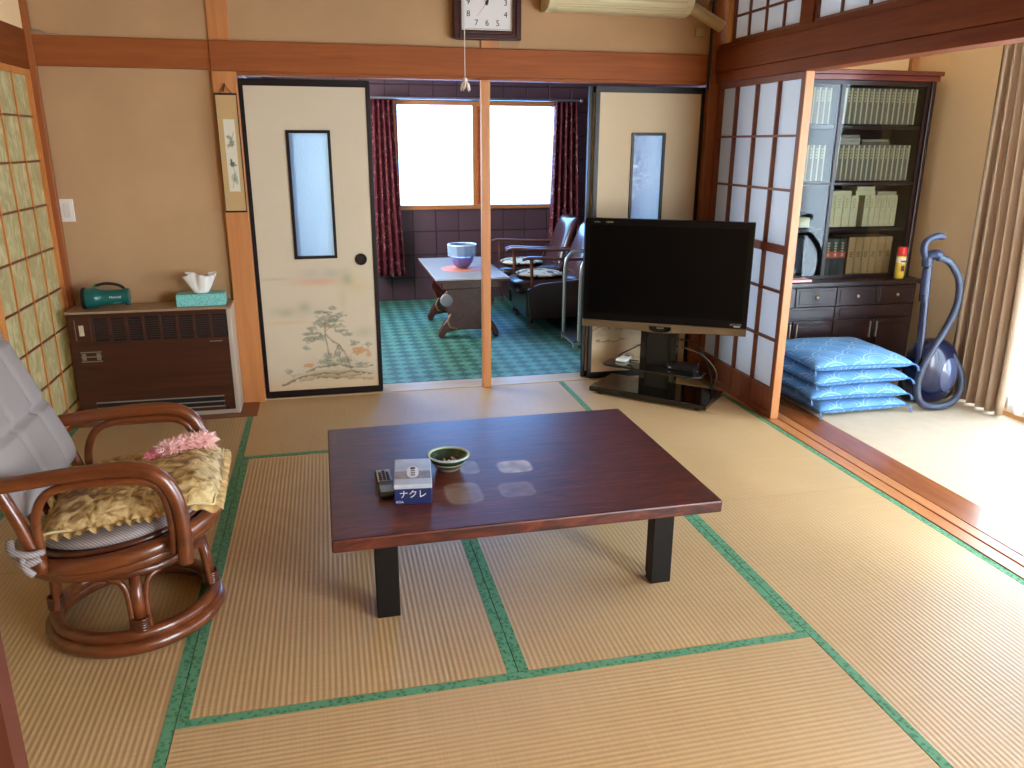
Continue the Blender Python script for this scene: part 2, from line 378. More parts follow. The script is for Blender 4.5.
# transom windows on the right
def transom(name, y0, y1, n):
    o = struct(MB().box(3.65, 3.68, y0, y0+.02, 1.985, 2.33).box(3.65, 3.68, y1-.02, y1, 1.985, 2.33).box(3.65, 3.68, y0+.02, y1-.02, 1.985, 2.0).box(3.65, 3.68, y0+.02, y1-.02, 2.315, 2.33).build(name, shoji_w))
    l = MB()
    for k in range(1, n): yy = y0+(y1-y0)*k/n; l.box(3.652, 3.663, yy-.006, yy+.006, 2.0, 2.315)
    l.box(3.653, 3.662, y0+.02, y1-.02, 2.11, 2.122); l.build('lattice', shoji_w, o)
    MB().box(3.664, 3.6652, y0+.02, y1-.02, 2.0, 2.315).build('paper', pap_r, o)
transom('window_4', -.865, -.17, 3.6 and 4); transom('window_5', -1.76, -.97, 4); transom('window_6', -2.62, -1.85, 4); transom('window_7', -3.6, -2.7, 4)
# left screens
rl = [1.551, 1.342, 1.13, .915, .705, .504, .299, .1]
screen('door_3', -.03, -.915, -.033, .02, 1.77, [-.275, -.485, -.69], rl, None, pap_l, shoji_h, th=.032, rail_th=.010, side=-1, stile=.05, barm=shoji_h, railm=shoji_w)
screen('door_4', -.07, -1.79, -.885, .02, 1.77, [-1.08, -1.29, -1.5], rl, None, pap_l, shoji_h, th=.032, rail_th=.010, side=-1, stile=.05, barm=shoji_h, railm=shoji_w)
screen('door_5', -.035, -2.7, -1.76, .02, 1.77, [-2.0, -2.23, -2.46], rl, None, pap_l, shoji_h, th=.032, rail_th=.010, side=-1, stile=.05, barm=shoji_h, railm=shoji_w)
screen('door_6', -.07, -3.62, -2.67, .02, 1.77, [-2.9, -3.13, -3.36], rl, None, pap_l, shoji_h, th=.032, rail_th=.010, side=-1, stile=.05, barm=shoji_h, railm=shoji_w)
# near-left door edge at the opening behind the room
d8 = struct(MB().box(.0, .945, -3.70, -3.665, .01, 1.77).build('door_7', plain('door_paper_near', 'cbbfa8', .8)))
MB().box(.9455, .965, -3.70, -3.665, .01, 1.77).build('stile', plain('dark_red_stile', '4a2018', .35), d8)

# ---- painted sliding doors
rng = np.random.RandomState(3)
def value_noise(x, z, sx, sz, seed):
    r = np.random.RandomState(seed); g = r.rand(64, 64); u = (x*sx) % 63; v = (z*sz) % 63
    i, j = u.astype(int), v.astype(int); a, b = u-i, v-j; a = a*a*(3-2*a); b = b*b*(3-2*b)
    return g[j, i]*(1-a)*(1-b)+g[j, i+1]*a*(1-b)+g[j+1, i]*(1-a)*b+g[j+1, i+1]*a*b
def mixc(col, m, c): c = np.array(lin(c)[:3]); return col*(1-m[:, None])+c*m[:, None]
def blob(x, z, c, r, e=1.0): return np.exp(-(((x-c[0])/r[0])**2+((z-c[1])/r[1])**2)*e)
def stroke(x, z, pts, wd, soft=.35):
    d = np.full(x.shape, 9.)
    for (a, b), (c, e) in zip(pts[:-1], pts[1:]):
        L = (c-a)**2+(e-b)**2; t = np.clip(((x-a)*(c-a)+(z-b)*(e-b))/L, 0, 1); d = np.minimum(d, np.hypot(x-a-t*(c-a), z-b-t*(e-b)))
    return np.clip((wd-d)/(wd*soft), 0, 1)
def pine_scene(x, z):
    n1 = value_noise(x, z, 60, 90, 1); n2 = value_noise(x, z, 14, 22, 2); n3 = value_noise(x, z, 150, 220, 5)
    col = np.tile(np.array(lin('d0c3aa')[:3]), (len(x), 1))
    col = mixc(col, .06*n2, 'b8a684')
    col = mixc(col, np.clip((.16-z)/.16, 0, 1)*.75, 'cfa878')
    for c, r, k, cc in [((.316, .68), (.13, .022), .5, 'cf9d84'), ((.36, .725), (.12, .028), .4, 'a8a89a'), ((.536, .66), (.075, .07), .45, 'c9b88a'), ((.50, .70), (.03, .05), .4, 'a5a384'),
                        ((.19, .51), (.12, .03), .35, 'a39c84'), ((.127, .45), (.15, .012), .4, 'd0b48a'), ((.58, .37), (.06, .03), .35, 'a8a68c'), ((.25, .535), (.035, .03), .4, '9c9b86'),
                        ((.47, .58), (.02, .06), .25, 'b8ae90'), ((.10, .70), (.08, .008), .25, '9c9884')]:
        col = mixc(col, np.clip(blob(x, z, c, r)*k*1.5*(.5+.9*n2), 0, 1), cc)
    # low rocks
    for pts, wd, cc, k in [([(.099, .079), (.208, .123), (.34, .14)], .008, '6a6250', .8), ([(.2, .10), (.34, .118), (.5, .10), (.62, .09)], .010, 'a08a60', .7),
                        ([(.34, .14), (.42, .13), (.496, .145), (.616, .12)], .007, '5c5a4c', .8), ([(.24, .15), (.31, .18), (.43, .186), (.5, .17)], .006, '5a5848', .8),
                        ([(.5, .17), (.56, .16), (.62, .172)], .006, '646050', .7), ([(.3, .12), (.4, .105), (.55, .12)], .005, '5c5a4c', .7), ([(.12, .15), (.16, .13), (.2, .14)], .004, '7a7a68', .6)]:
        col = mixc(col, stroke(x, z+.012*(n1-.5), pts, wd)*k*(.4+.9*n1).clip(0, 1), cc)
    col = mixc(col, np.clip(blob(x, z, (.4, .13), (.19, .03))*.6*(.2+n2*.6+n1*.7), 0, 1), '94825a')
    col = mixc(col, np.clip(blob(x, z, (.42, .2), (.13, .045))*.5*(n1*1.3), 0, 1), '8c8868')
    # trunks
    for pts, wd in [([(.361, .44), (.358, .39), (.359, .353), (.366, .3), (.371, .25)], .0055), ([(.36, .372), (.39, .335), (.433, .305), (.462, .26), (.477, .22), (.492, .16)], .006),
                    ([(.433, .305), (.41, .27), (.40, .23)], .0035), ([(.36, .39), (.40, .42), (.44, .47)], .0025), ([(.36, .37), (.30, .345), (.25, .32)], .0025), ([(.45, .28), (.43, .24), (.44, .20)], .003)]:
        col = mixc(col, stroke(x, z+.006*(n1-.5), pts, wd*1.15, .6)*.75*(.5+.6*n1).clip(0, 1), '7c6854')
    # foliage pads
    for c, r in [((.404, .523), (.026, .010)), ((.443, .482), (.035, .012)), ((.335, .503), (.028, .009)), ((.375, .462), (.055, .020)), ((.35, .43), (.045, .015)), ((.29, .41), (.028, .012)), ((.42, .42), (.04, .012)), ((.27, .345), (.035, .016)),
                 ((.243, .295), (.022, .010)), ((.317, .352), (.04, .016)), ((.484, .367), (.03, .009)), ((.445, .388), (.03, .010)), ((.38, .497), (.03, .009)), ((.415, .45), (.035, .012)), ((.255, .375), (.022, .009)), ((.30, .38), (.03, .010)),
                 ((.37, .24), (.03, .02)), ((.35, .205), (.035, .014)), ((.42, .25), (.02, .02)), ((.46, .21), (.04, .015)), ((.43, .29), (.02, .014)), ((.39, .19), (.03, .01)), ((.52, .315), (.025, .014)), ((.56, .18), (.04, .012)), ((.14, .16), (.025, .010)), ((.60, .30), (.02, .01))]:
        r = (r[0]*1.18, r[1]*1.35)
        mk = np.clip((blob(x, z, c, r)-.30-.62*(n1-.45))*3.2, 0, 1)
        col = mixc(col, mk*.68*(.35+.9*n3).clip(0, 1), '65705f')
    for c, r, k in [((.545, .265), (.045, .028), .8), ((.254, .19), (.032, .014), .8), ((.60, .24), (.02, .02), .6), ((.365, .415), (.012, .012), .5)]:
        col = mixc(col, np.clip((blob(x, z, c, r)-.2-.5*(n1-.4))*3, 0, 1)*k*(.5+.6*n3).clip(0, 1), 'c0803e')
    return col
def shore_scene(x, z):
    n1 = value_noise(x, z, 60, 90, 11); n2 = value_noise(x, z, 14, 22, 12); n3 = value_noise(x, z, 150, 220, 15)
    col = np.tile(np.array(lin('ccbb9c')[:3]), (len(x), 1)); col = mixc(col, np.clip((.2-z)/.2, 0, 1)*.7, 'cfa878')
    for c, r, k, cc in [((.12, .33), (.12, .02), .6, '7c806e'), ((.06, .29), (.06, .015), .5, '7c806e'), ((.4, .3), (.15, .03), .5, '8a8c76'), ((.2, .62), (.15, .03), .35, 'c0a088'), ((.45, .68), (.1, .05), .35, 'b0ac90'), ((.2, .12), (.3, .03), .45, 'a08a60')]:
        col = mixc(col, np.clip(blob(x, z, c, r)*k*(.3+1.3*n1), 0, 1), cc)
    for pts in [[(.02, .31), (.09, .34), (.16, .335), (.22, .32)], [(.05, .25), (.14, .24), (.25, .255)], [(.3, .2), (.4, .22), (.55, .19)]]:
        col = mixc(col, stroke(x, z+.02*(n1-.5), pts, .005)*.7, '5c5e50')
    return col
frost = Nt('frosted_pane')
frost.t.nodes.remove(frost.b)
fd = frost.n('ShaderNodeBsdfTranslucent', _Color=lin('dff0f8')); fg = frost.n('ShaderNodeBsdfGlossy', _Roughness=.25); fz = frost.n('ShaderNodeBsdfDiffuse', _Color=lin('c2d6ea'))
ft = frost.n('ShaderNodeBsdfRefraction', _Roughness=.6, _IOR=1.05, _Color=lin('d0e4f6'))
m1 = frost.n('ShaderNodeMixShader'); m1.inputs[0].default_value = .1; m2 = frost.n('ShaderNodeMixShader'); m2.inputs[0].default_value = .1; m3 = frost.n('ShaderNodeMixShader'); m3.inputs[0].default_value = .15
vb = frost.coords((1, 1, 1)); vv = frost.n('ShaderNodeTexVoronoi', _Scale=90.0); frost.l(vb, vv.inputs['Vector']); bb = frost.n('ShaderNodeBump', _Strength=.6, _Distance=.004); frost.l(vv.outputs[0], bb.inputs['Height']); frost.l(bb.outputs[0], fg.inputs['Normal'])
frost.l(fd.outputs[0], m3.inputs[1]); frost.l(ft.outputs[0], m3.inputs[2])
frost.l(m3.outputs[0], m1.inputs[1]); frost.l(fz.outputs[0], m1.inputs[2]); frost.l(m1.outputs[0], m2.inputs[1]); frost.l(fg.outputs[0], m2.inputs[2]); frost.l(m2.outputs[0], frost.out.inputs[0])
frost = frost.m
pan_m = vcol('painted_paper', .7)
back_paper = plain('door_back_paper', 'cfc3aa', .8)
def fusuma(name, x0, x1, y, wx0, wx1, scene, pull=None, pane=True):
    h = 1.755; w_ = x1-x0
    o = struct(MB().box(x0, x0+.022, y, y+.028, .006, h).box(x1-.022, x1, y, y+.028, .006, h).box(x0+.022, x1-.022, y, y+.028, .006, .045).box(x0+.022, x1-.022, y, y+.028, h-.035, h).build(name, dark_lacq, bevel=.0015))
    z0, z1 = .81, 1.50
    b = MB().box(x0+.022, wx0, y+.005, y+.023, .045, h-.035).box(wx1, x1-.022, y+.005, y+.023, .045, h-.035).box(wx0, wx1, y+.005, y+.023, .045, z0).box(wx0, wx1, y+.005, y+.023, z1, h-.035)
    b.build('panel', back_paper, o)
    def seg(a0, a1, c0, c1, q):
        painted('painted_face', pan_m, o, a1-a0, c1-c0, max(2, int((a1-a0)*q)), max(2, int((c1-c0)*q)), lambda X, Z: scene(X+a0-x0, Z+c0), y+.0045, (a0, c0))
    if scene:
        seg(x0+.022, x1-.022, .045, z0, 330)
        seg(x0+.022, wx0, z0, z1, 60); seg(wx1, x1-.022, z0, z1, 60); seg(x0+.022, x1-.022, z1, h-.035, 60)
    e = .016
    MB().box(wx0, wx0+e, y-.002, y+.028, z0, z1).box(wx1-e, wx1, y-.002, y+.028, z0, z1).box(wx0+e, wx1-e, y-.002, y+.028, z0, z0+e).box(wx0+e, wx1-e, y-.002, y+.028, z1-e, z1).build('window_frame', dark_lacq, o, bevel=.001)
    if pane: MB().box(wx0+e, wx1-e, y+.011, y+.015, z0+e, z1-e).build('pane', frost, o)
    if pull:
        MB().lathe([(.001, y-.0005), (.022, y-.0005), (.026, y-.005), (.032, y-.005), (.034, y+.004)], (pull, 0, .80), 28, 'y').build('finger_pull', plain('bronze_pull', '2a211c', .35, metal=.6), o, smooth=True)
    return o
fusuma('door_8', .961, 1.635, .01, 1.181, 1.415, pine_scene, 1.545)
fusuma('door_9', 2.925, 3.6, .01, 3.15, 3.365, shore_scene, None)
fusuma('door_10', .961, 1.64, .05, 1.181, 1.415, None, None, pane=False)
fusuma('door_11', 2.895, 3.57, .05, 3.15, 3.365, None, None, pane=False)

# ---- the far room
def panel_wall(name, axis):
    k = Nt(name); tc = k.n('ShaderNodeTexCoord'); sp = k.n('ShaderNodeSeparateXYZ'); k.l(tc.outputs['Object'], sp.inputs[0])
    cb = k.n('ShaderNodeCombineXYZ'); k.l(sp.outputs[axis], cb.inputs[0]); k.l(sp.outputs[2], cb.inputs[1])
    br = k.n('ShaderNodeTexBrick', offset=0.0); br.inputs['Scale'].default_value = 1; br.inputs['Brick Width'].default_value = .215; br.inputs['Row Height'].default_value = .215
    br.inputs['Mortar Size'].default_value = .006; br.inputs['Mortar Smooth'].default_value = .6
    br.inputs['Color1'].default_value = lin('604650'); br.inputs['Color2'].default_value = lin('583f48'); br.inputs['Mortar'].default_value = lin('382630')
    k.l(cb.outputs[0], br.inputs['Vector']); k.l(br.outputs['Color'], k.b.inputs['Base Color']); k.b.inputs['Roughness'].default_value = .45
    iv = k.n('ShaderNodeMath', operation='SUBTRACT'); iv.inputs[0].default_value = 1; k.l(br.outputs['Fac'], iv.inputs[1]); k.bump(iv.outputs[0], .6, .01); return k.m
pw = panel_wall('maroon_panel', 0); pwy = panel_wall('maroon_panel_side', 1)
wb = MB().box(.9, 2.0, 2.9, 3.0, 0, 2.3).box(3.52, 4.3, 2.9, 3.0, 0, 2.3).box(2.0, 3.52, 2.9, 3.0, 0, .85).box(2.0, 3.52, 2.9, 3.0, 1.80, 2.3)
struct(wb.build('wall_far_room', pw))
struct(MB().box(.8, .9, .1, .7, 0, 2.3).box(.8, .9, 2.3, 3.0, 0, 2.3).box(.8, .9, .7, 2.3, 0, .85).box(.8, .9, .7, 2.3, 1.85, 2.3).build('wall_far_room_left', pwy))
struct(MB().box(.83, .87, .7, .74, .85, 1.85).box(.83, .87, 2.26, 2.3, .85, 1.85).box(.83, .87, 1.48, 1.52, .85, 1.85).box(.83, .87, .74, 2.26, .85, .89).box(.83, .87, .74, 2.26, 1.81, 1.85).build('fill_window_10', alu)); sbox('wall_far_room_right', pwy, 4.3, 4.4, .1, 3.0, 0, 2.3)  # unseen side window added for more light in the far room
struct(MB().box(.9, .955, .1, .16, 0, 1.77).box(3.72, 4.3, .1, .16, 0, 2.3).box(.9, 3.72, .1, .16, 1.78, 2.3).build('wall_far_room_front', pw))
sbox('ceiling_far_room', plain('far_ceiling', '8a7870', .8), .9, 4.3, .1, 3.0, 2.3, 2.35)
def green_carpet():
    k = Nt('green_patterned_carpet'); v = k.coords((1, 1, 1), (0, 0, PI/4)); ck = k.n('ShaderNodeTexChecker', _Scale=13.0)
    k.l(v, ck.inputs['Vector']); nz = k.n('ShaderNodeTexNoise', _Scale=9.0, _Detail=4.0); k.l(v, nz.inputs['Vector'])
    ck.inputs[1].default_value = lin('34685c'); ck.inputs[2].default_value = lin('5c9686')
    mx = k.n('ShaderNodeMix', data_type='RGBA', blend_type='MULTIPLY'); mx.inputs[0].default_value = .5; k.l(ck.outputs[0], mx.inputs[6])
    c = k.ramp(nz.outputs[0], [(.35, '9ab0a8'), (.65, 'ffffff')]); k.l(c, mx.inputs[7]); k.l(mx.outputs[2], k.b.inputs['Base Color'])
    k.b.inputs['Roughness'].default_value = .5; k.b.inputs['Specular IOR Level'].default_value = .7
    n2 = k.n('ShaderNodeTexNoise', _Scale=300.0); k.l(v, n2.inputs['Vector']); k.bump(n2.outputs[0], .4, .004); return k.m
sbox('floor_far_room', green_carpet(), .9, 4.3, .16, 3.0, -.05, .004)
orange_w = wood('window_timber', 'b8703a', 'cf8a50', 0)
o = struct(MB().box(2.0, 2.035, 2.87, 2.99, .85, 1.80).box(3.485, 3.52, 2.87, 2.99, .85, 1.80).box(2.035, 3.485, 2.87, 2.99, .85, .885).box(2.035, 3.485, 2.87, 2.99, 1.765, 1.80).box(2.72, 2.76, 2.90, 2.93, .885, 1.765).box(2.76, 2.80, 2.94, 2.97, .885, 1.765).build('window_8', orange_w, bevel=.002))
MB().box(2.035, 2.72, 2.912, 2.917, .885, 1.765).box(2.80, 3.485, 2.952, 2.957, .885, 1.765).build('pane', glass('skylight_tinted_glass', 'a9cdf2'), o)  # blue of the skylight is put into the glass tint
# unseen window behind camera, added as fill light from the front
struct(MB().box(3.66, 3.7, -6.7, -6.66, .2, 2.0).box(3.66, 3.7, -4.14, -4.1, .2, 2.0).box(3.66, 3.7, -5.42, -5.38, .2, 2.0).box(3.66, 3.7, -6.66, -4.14, .2, .24).box(3.66, 3.7, -6.66, -4.14, 1.96, 2.0).build('fill_window_9', alu))

# ================================================================== TATAMI
def mat_thing(x0, x1, y0, y1, long_axis, label, bands=(1, 1)):
    t = thing('tatami_mat', label, 'tatami mat', ((x0+x1)/2, (y0+y1)/2, -.055), 0, 'rush mats covering the main room floor')
    g = .0012; hw = .03
    if long_axis == 'y':
        MB().box(x0+g+hw, x1-g-hw, y0+g, y1-g, -.055, -.0008).build('mat_surface', tat_v, t, world=True)
        for a, b, s in ((x0+g, x0+g+hw, bands[0]), (x1-g-hw, x1-g, bands[1])): MB().box(a, b, y0+g, y1-g, -.055, 0).build('edge_band', green_band, t, world=True)
    else:
        MB().box(x0+g, x1-g, y0+g+hw, y1-g-hw*bands[1], -.055, -.0008).build('mat_surface', tat_h, t, world=True)
        for a, b in ((y0+g, y0+g+hw), (y1-g-hw, y1-g))[:1+bands[1]]: MB().box(x0+g, x1-g, a, b, -.055, 0).build('edge_band', green_band, t, world=True)
m_ = .91
mat_thing(0.006, m_, -2*m_, -.28, 'y', 'rush mat running along the left paper screens, in front of the heater')
mat_thing(0.006, m_, -4*m_, -2*m_, 'y', 'rush mat under the round base of the rattan chair')
mat_thing(m_, 3*m_, -m_, 0, 'x', 'rush mat lying crosswise before the painted sliding doors and centre post', (1, 0))
mat_thing(m_, 2*m_, -3*m_, -m_, 'y', 'rush mat under the left half of the low table')
mat_thing(2*m_, 3*m_, -3*m_, -m_, 'y', 'rush mat under the right half of the low table')
mat_thing(m_, 3*m_, -4*m_, -3*m_, 'x', 'rush mat lying crosswise in the foreground, nearest the viewer')
mat_thing(3*m_, 4*m_, -2*m_, 0, 'y', 'rush mat under the television stand, beside the white paper screen')
mat_thing(3*m_, 4*m_, -4*m_, -2*m_, 'y', 'rush mat at front right, beside the veranda sill')

# ================================================================== LOW TABLE
def table_wood():
    k = Nt('dark_red_table_wood'); v = k.coords((3.5, 60, 14)); nz = k.n('ShaderNodeTexNoise', _Scale=1.6, _Detail=8.0, _Roughness=.7, _Distortion=1.2); k.l(v, nz.inputs['Vector'])
    c = k.ramp(nz.outputs[0], [(.34, '240a08'), (.5, '501c13'), (.66, '7a3622')])
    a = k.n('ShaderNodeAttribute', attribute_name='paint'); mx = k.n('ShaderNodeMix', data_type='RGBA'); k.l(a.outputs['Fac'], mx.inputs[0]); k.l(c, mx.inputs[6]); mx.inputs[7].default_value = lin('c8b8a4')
    k.l(mx.outputs[2], k.b.inputs['Base Color']); k.b.inputs['Roughness'].default_value = .4; k.b.inputs['Coat Weight'].default_value = .25; k.b.inputs['Coat Roughness'].default_value = .33
    k.bump(nz.outputs[0], .06, .002); return k.m
tw = table_wood()
TX0, TX1, TY0, TY1, TZ = 1.323, 2.542, -2.497, -1.557, .35
lt = thing('low_table', 'low dark red-brown wooden table with black legs on the rush mats', 'table', ((TX0+TX1)/2, (TY0+TY1)/2, 0), math.radians(.3))
wx, wy = (TX1-TX0)/2, (TY1-TY0)/2
MB().box(-wx, wx, -wy, wy, TZ-.042, TZ-.0005).build('tabletop_edge', tw, lt, bevel=.006)
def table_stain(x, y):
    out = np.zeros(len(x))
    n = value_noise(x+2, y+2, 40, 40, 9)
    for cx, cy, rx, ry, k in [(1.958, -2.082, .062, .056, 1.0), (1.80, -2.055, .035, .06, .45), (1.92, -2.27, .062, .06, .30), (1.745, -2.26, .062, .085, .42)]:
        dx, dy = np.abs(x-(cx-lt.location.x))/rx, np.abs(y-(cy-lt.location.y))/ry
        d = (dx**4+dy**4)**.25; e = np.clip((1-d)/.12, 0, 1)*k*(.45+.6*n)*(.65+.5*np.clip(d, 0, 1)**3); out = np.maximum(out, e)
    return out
nx, ny = 244, 188
xs = np.linspace(-wx+.004, wx-.004, nx+1); ys = np.linspace(-wy+.004, wy-.004, ny+1); X, Yg = np.meshgrid(xs, ys)
i = np.arange(nx*ny); a = (i//nx)*(nx+1)+i % nx
me = bpy.data.meshes.new('tabletop'); me.from_pydata(np.stack([X.ravel(), Yg.ravel(), np.full(X.size, TZ)], 1).tolist(), [], np.stack([a, a+1, a+nx+2, a+nx+1], 1).tolist())
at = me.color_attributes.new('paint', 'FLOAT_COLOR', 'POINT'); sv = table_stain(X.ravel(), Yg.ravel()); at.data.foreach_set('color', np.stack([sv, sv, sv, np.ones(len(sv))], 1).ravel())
me.materials.append(tw); o = bpy.data.objects.new('tabletop', me); C.objects.link(o); o.parent = lt
leg_m = plain('black_painted_leg', '0b0908', .5, spec=.3)
for sx in (-1, 1):
    for sy in (-1, 1):
        lx, ly = sx*(wx-.15)+.01, sy*(wy-.145)
        MB().box(lx-.036, lx+.036, ly-.024, ly+.024, .0, TZ-.043).box(lx-.03, lx+.03, ly-sy*.024-.001*sy-.02*(sy > 0), ly-sy*.024+.02*(sy < 0), .01, TZ-.043).build('leg', leg_m, lt, bevel=.003)

# ---- things on the table
navy = plain('navy_card', '1d2b5c', .4); white_card = plain('pale_card', 'c8d2da', .35)
bt = thing('tissue_box', 'navy and silver tissue pack standing on the low table', 'tissue box', (1.59, -2.205, TZ), math.radians(-6))
b = MB(); b.box(-.059, .059, -.105, .105, 0, .052); b.build('box_body', navy, bt, bevel=.002)
MB().box(-.0595, .0595, -.1055, .1055, .052, .068).build('box_top', plain('silver_card', 'b9c4cf', .3, vary=.15, vscale=18), bt, bevel=.003)
MB().box(-.057, .057, -.06, .0, .0681, .0684).build('printed_band', plain('sepia_print', '8d7f70', .4, vary=.3, vscale=40), bt)
m = MB().prism([(-.019+.012*math.cos(t)*(1)+(.019 if 0 else 0), 0) for t in (0,)] * 0 or [(.019*math.cos(a)*1.0, .045*math.copysign(abs(math.sin(a))**.6, math.sin(a))-.01) for a in np.linspace(0, 2*PI, 25)[:-1]], 'xy', .0685, .0692)
m.build('white_slot_label', plain('slot_white', 'e8ecec', .5), bt)
for k in range(4): MB().box(-.006, .008, .012-k*.017, .02-k*.017, .0693, .0697).build('printed_mark', plain('print_grey', '5c6068', .6), bt) if k else MB().lathe([(.001, .0693), (.009, .0693), (.009, .0698)], (0, .02, 0), 12).build('printed_mark', plain('print_dark', '2c3038', .6), bt)
wl = plain('white_print', 'e4e6ea', .5)
text('ナクレ', .029, wl, bt, (0, -.1056, .033), (PI/2, 0, 0), 'brand_lettering')
text('KOA', .011, wl, bt, (-.042, -.1056, .009), (PI/2, 0, 0), 'small_lettering')
rc = thing('remote_control', 'grey remote control lying left of the navy tissue pack', 'remote control', (1.503, -2.15, TZ), math.radians(1))
MB().box(-.026, .026, -.1, .1, 0, .017).build('case', plain('remote_dark', '35383a', .4), rc, bevel=.005)
MB().box(-.023, .023, -.005, .095, .0172, .0182).build('keypad_plate', plain('remote_silver', 'c4c8c4', .35), rc, bevel=.001)
MB().box(-.021, .021, -.09, -.035, .0172, .0185).build('cover_plate', plain('remote_grey', '9aacae', .35), rc, bevel=.002)
for r in range(5):
    for c in range(3): MB().box(-.017+c*.0125, -.008+c*.0125, .006+r*.017, .016+r*.017, .0182, .0212).build('button', plain('key_'+'abcde'[r], ['303436', '303436', '2c4a3a', '303436', 'd8d8d4'][r] if c != 1 or r != 4 else '34383a', .5), rc, bevel=.001)
ash = thing('ashtray', 'round dark green ceramic ashtray with pale rim on the low table', 'ashtray', (1.729, -2.05, TZ))
glz = plain('green_glaze', '23392c', .15, coat=.5, vary=.3, vscale=30)
MB().lathe([(.036, 0), (.040, .008), (.052, .022), (.066, .040), (.071, .050), (.066, .053), (.058, .044), (.046, .026), (.030, .018), (.001, .017)], seg=40).build('bowl', [glz], ash, smooth='all')
MB().lathe([(.067, .047), (.074, .051), (.074, .055), (.068, .056), (.062, .051)], seg=40, closed=True).build('rim', plain('pale_glaze', 'b4bc9c', .2, coat=.4), ash, smooth='all')
MB().lathe([(.0365, .0), (.041, .004), (.053, .022), (.0535, .021), (.060, .030), (.0605, .031), (.053, .024), (.042, .009)], seg=40, closed=True).build('pale_foot', plain('cream_glaze', 'c6c4a4', .25), ash, smooth='all')
for k, (dx, dy, a) in enumerate([(.005, .0, .4), (-.012, .008, 1.5), (.012, -.014, 2.6), (-.006, -.016, .9), (.02, .004, 2.0)]):
    wl_ = ['lowest in the ashtray centre', 'lying toward the far left rim of the ashtray', 'lying toward the near right of the ashtray', 'lying at the near left of the ashtray', 'topmost at the right of the ashtray'][k]
    c = MB().tube([(dx-.014*math.cos(a), dy-.014*math.sin(a), .024+k*.002), (dx+.014*math.cos(a), dy+.014*math.sin(a), .026+k*.002)], .0038, 8)
    tag(c.build('cigarette_end', plain('white_paper', 'dad8ce', .8)), 'small white cigarette end, '+wl_, 'cigarette end', 'stubs in the ashtray').location = ash.location

# ================================================================== TELEVISION
tvc = Vector((3.215, -.44, 0)); ta = -.521
tv = thing('television', 'large black flat television with bronze lower trim on glass stand', 'television', (tvc.x, tvc.y, .40), ta)
glossb = plain('gloss_black', '060607', .12, coat=.5); tvb = plain('tv_black', '040405', .35, spec=.2); scrm = plain('screen_black', '020203', .35, spec=.12); bronze = plain('bronze_trim', '6e5c46', .4, metal=.4)
TW = .465
MB().box(-TW, TW, -.022, .022, .05, .635).box(-.3, .3, .022, .06, .1, .5).build('housing', tvb, tv, bevel=.005)
MB().box(-TW+.03, TW-.03, -.0235, -.0215, .095, .60).build('screen', scrm, tv)
m = MB(); prof = [(-TW, .05), (-TW, .008)]+[(x, .008-.012*math.cos(PI*x/(2*TW))**8) for x in np.linspace(-TW+.02, TW-.02, 30)]+[(TW, .008), (TW, .05)]
m.prism(prof, 'xz', -.026, .02).build('speaker_bar', bronze, tv, bevel=.003)
m = MB().prism([(.062*math.cos(a)-.01, .03+.024*math.sin(a)-.006) for a in np.linspace(PI, 2*PI, 18)]+[(.052, .035), (-.072, .035)], 'xz', -.03, -.026).build('centre_badge', glossb, tv)
greyt = plain('tv_grey_print', '8c8c88', .5)
text('SHARP', .012, greyt, tv, (-.395, -.0238, .614), (PI/2, 0, 0), 'small_lettering')
text('AQUOS', .012, plain('tv_tan_print', 'a89880', .5), tv, (-.325, -.0238, .614), (PI/2, 0, 0), 'small_lettering')
text('AQUOS', .018, greyt, tv, (.405, -.0238, .072), (PI/2, 0, 0), 'small_lettering')
text('AQUOS', .012, greyt, tv, (-.01, -.0305, .026), (PI/2, 0, 0), 'small_lettering')
MB().box(.395, .43, -.0262, -.0235, .058, .066).build('sticker', plain('tv_sticker', 'a8a498', .5), tv)
sta = math.radians(-44)
st = thing('tv_stand', 'black glass television stand with one shelf and rear column', 'tv stand', (3.215, -.395, 0), sta)
smokeg = plain('black_glass', '0a0a0b', .08, coat=.6)
MB().box(-.36, .36, -.165, .165, .012, .045).build('base', glossb, st, bevel=.008)
for sx in (-1, 1):
    for sy in (-1, 1): MB().lathe([(.02, 0), (.022, .012)], (sx*.3, sy*.12, 0), 14).build('foot', leg_m, st)
MB().box(-.11, -.075, .0, .045, .045, .394).box(.075, .11, .0, .045, .045, .394).build('column', glossb, st, bevel=.003)
MB().box(-.074, .074, .012, .035, .045, .394).build('column_panel', plain('dark_grey_panel', '1e1d1b', .4), st, bevel=.002)
shp = [(-.30+.05*0, -.13), (.28, -.13), (.30, -.11), (.30, .10), (-.30, .10), (-.32, -.06)]
MB().prism([(-.27, -.14), (.27, -.14), (.30, -.11), (.30, .0), (-.30, .0), (-.30, -.11)], 'xy', .175, .187).build('shelf', smokeg, st, bevel=.002)
MB().tube(smooth_path([(-.1, .06, .30), (-.2, .08, .24), (-.26, .04, .20), (-.2, .0, .195), (-.12, .02, .19)]), .004, 6).build('power_cable', leg_m, st, smooth='all')
MB().tube(smooth_path([(.1, .08, .34), (.2, .1, .32), (.27, .11, .2), (.3, .12, .08), (.24, .19, .012)]), .004, 6).build('signal_cable', leg_m, st, smooth='all')
MB().tube(smooth_path([(.12, .07, .3), (.25, .08, .26), (.33, .1, .16), (.28, .18, .02)]), .004, 6).build('signal_cable', plain('grey_cable', '55504a', .5), st, smooth='all')
tr_ = thing('tv_remote', 'small white remote control on the television stand shelf', 'remote control', (3.075, -.24, .187), math.radians(45))
MB().box(-.07, .07, -.034, .034, 0, .018).build('case', plain('white_plastic', 'f0f0e6', .35), tr_, bevel=.008)
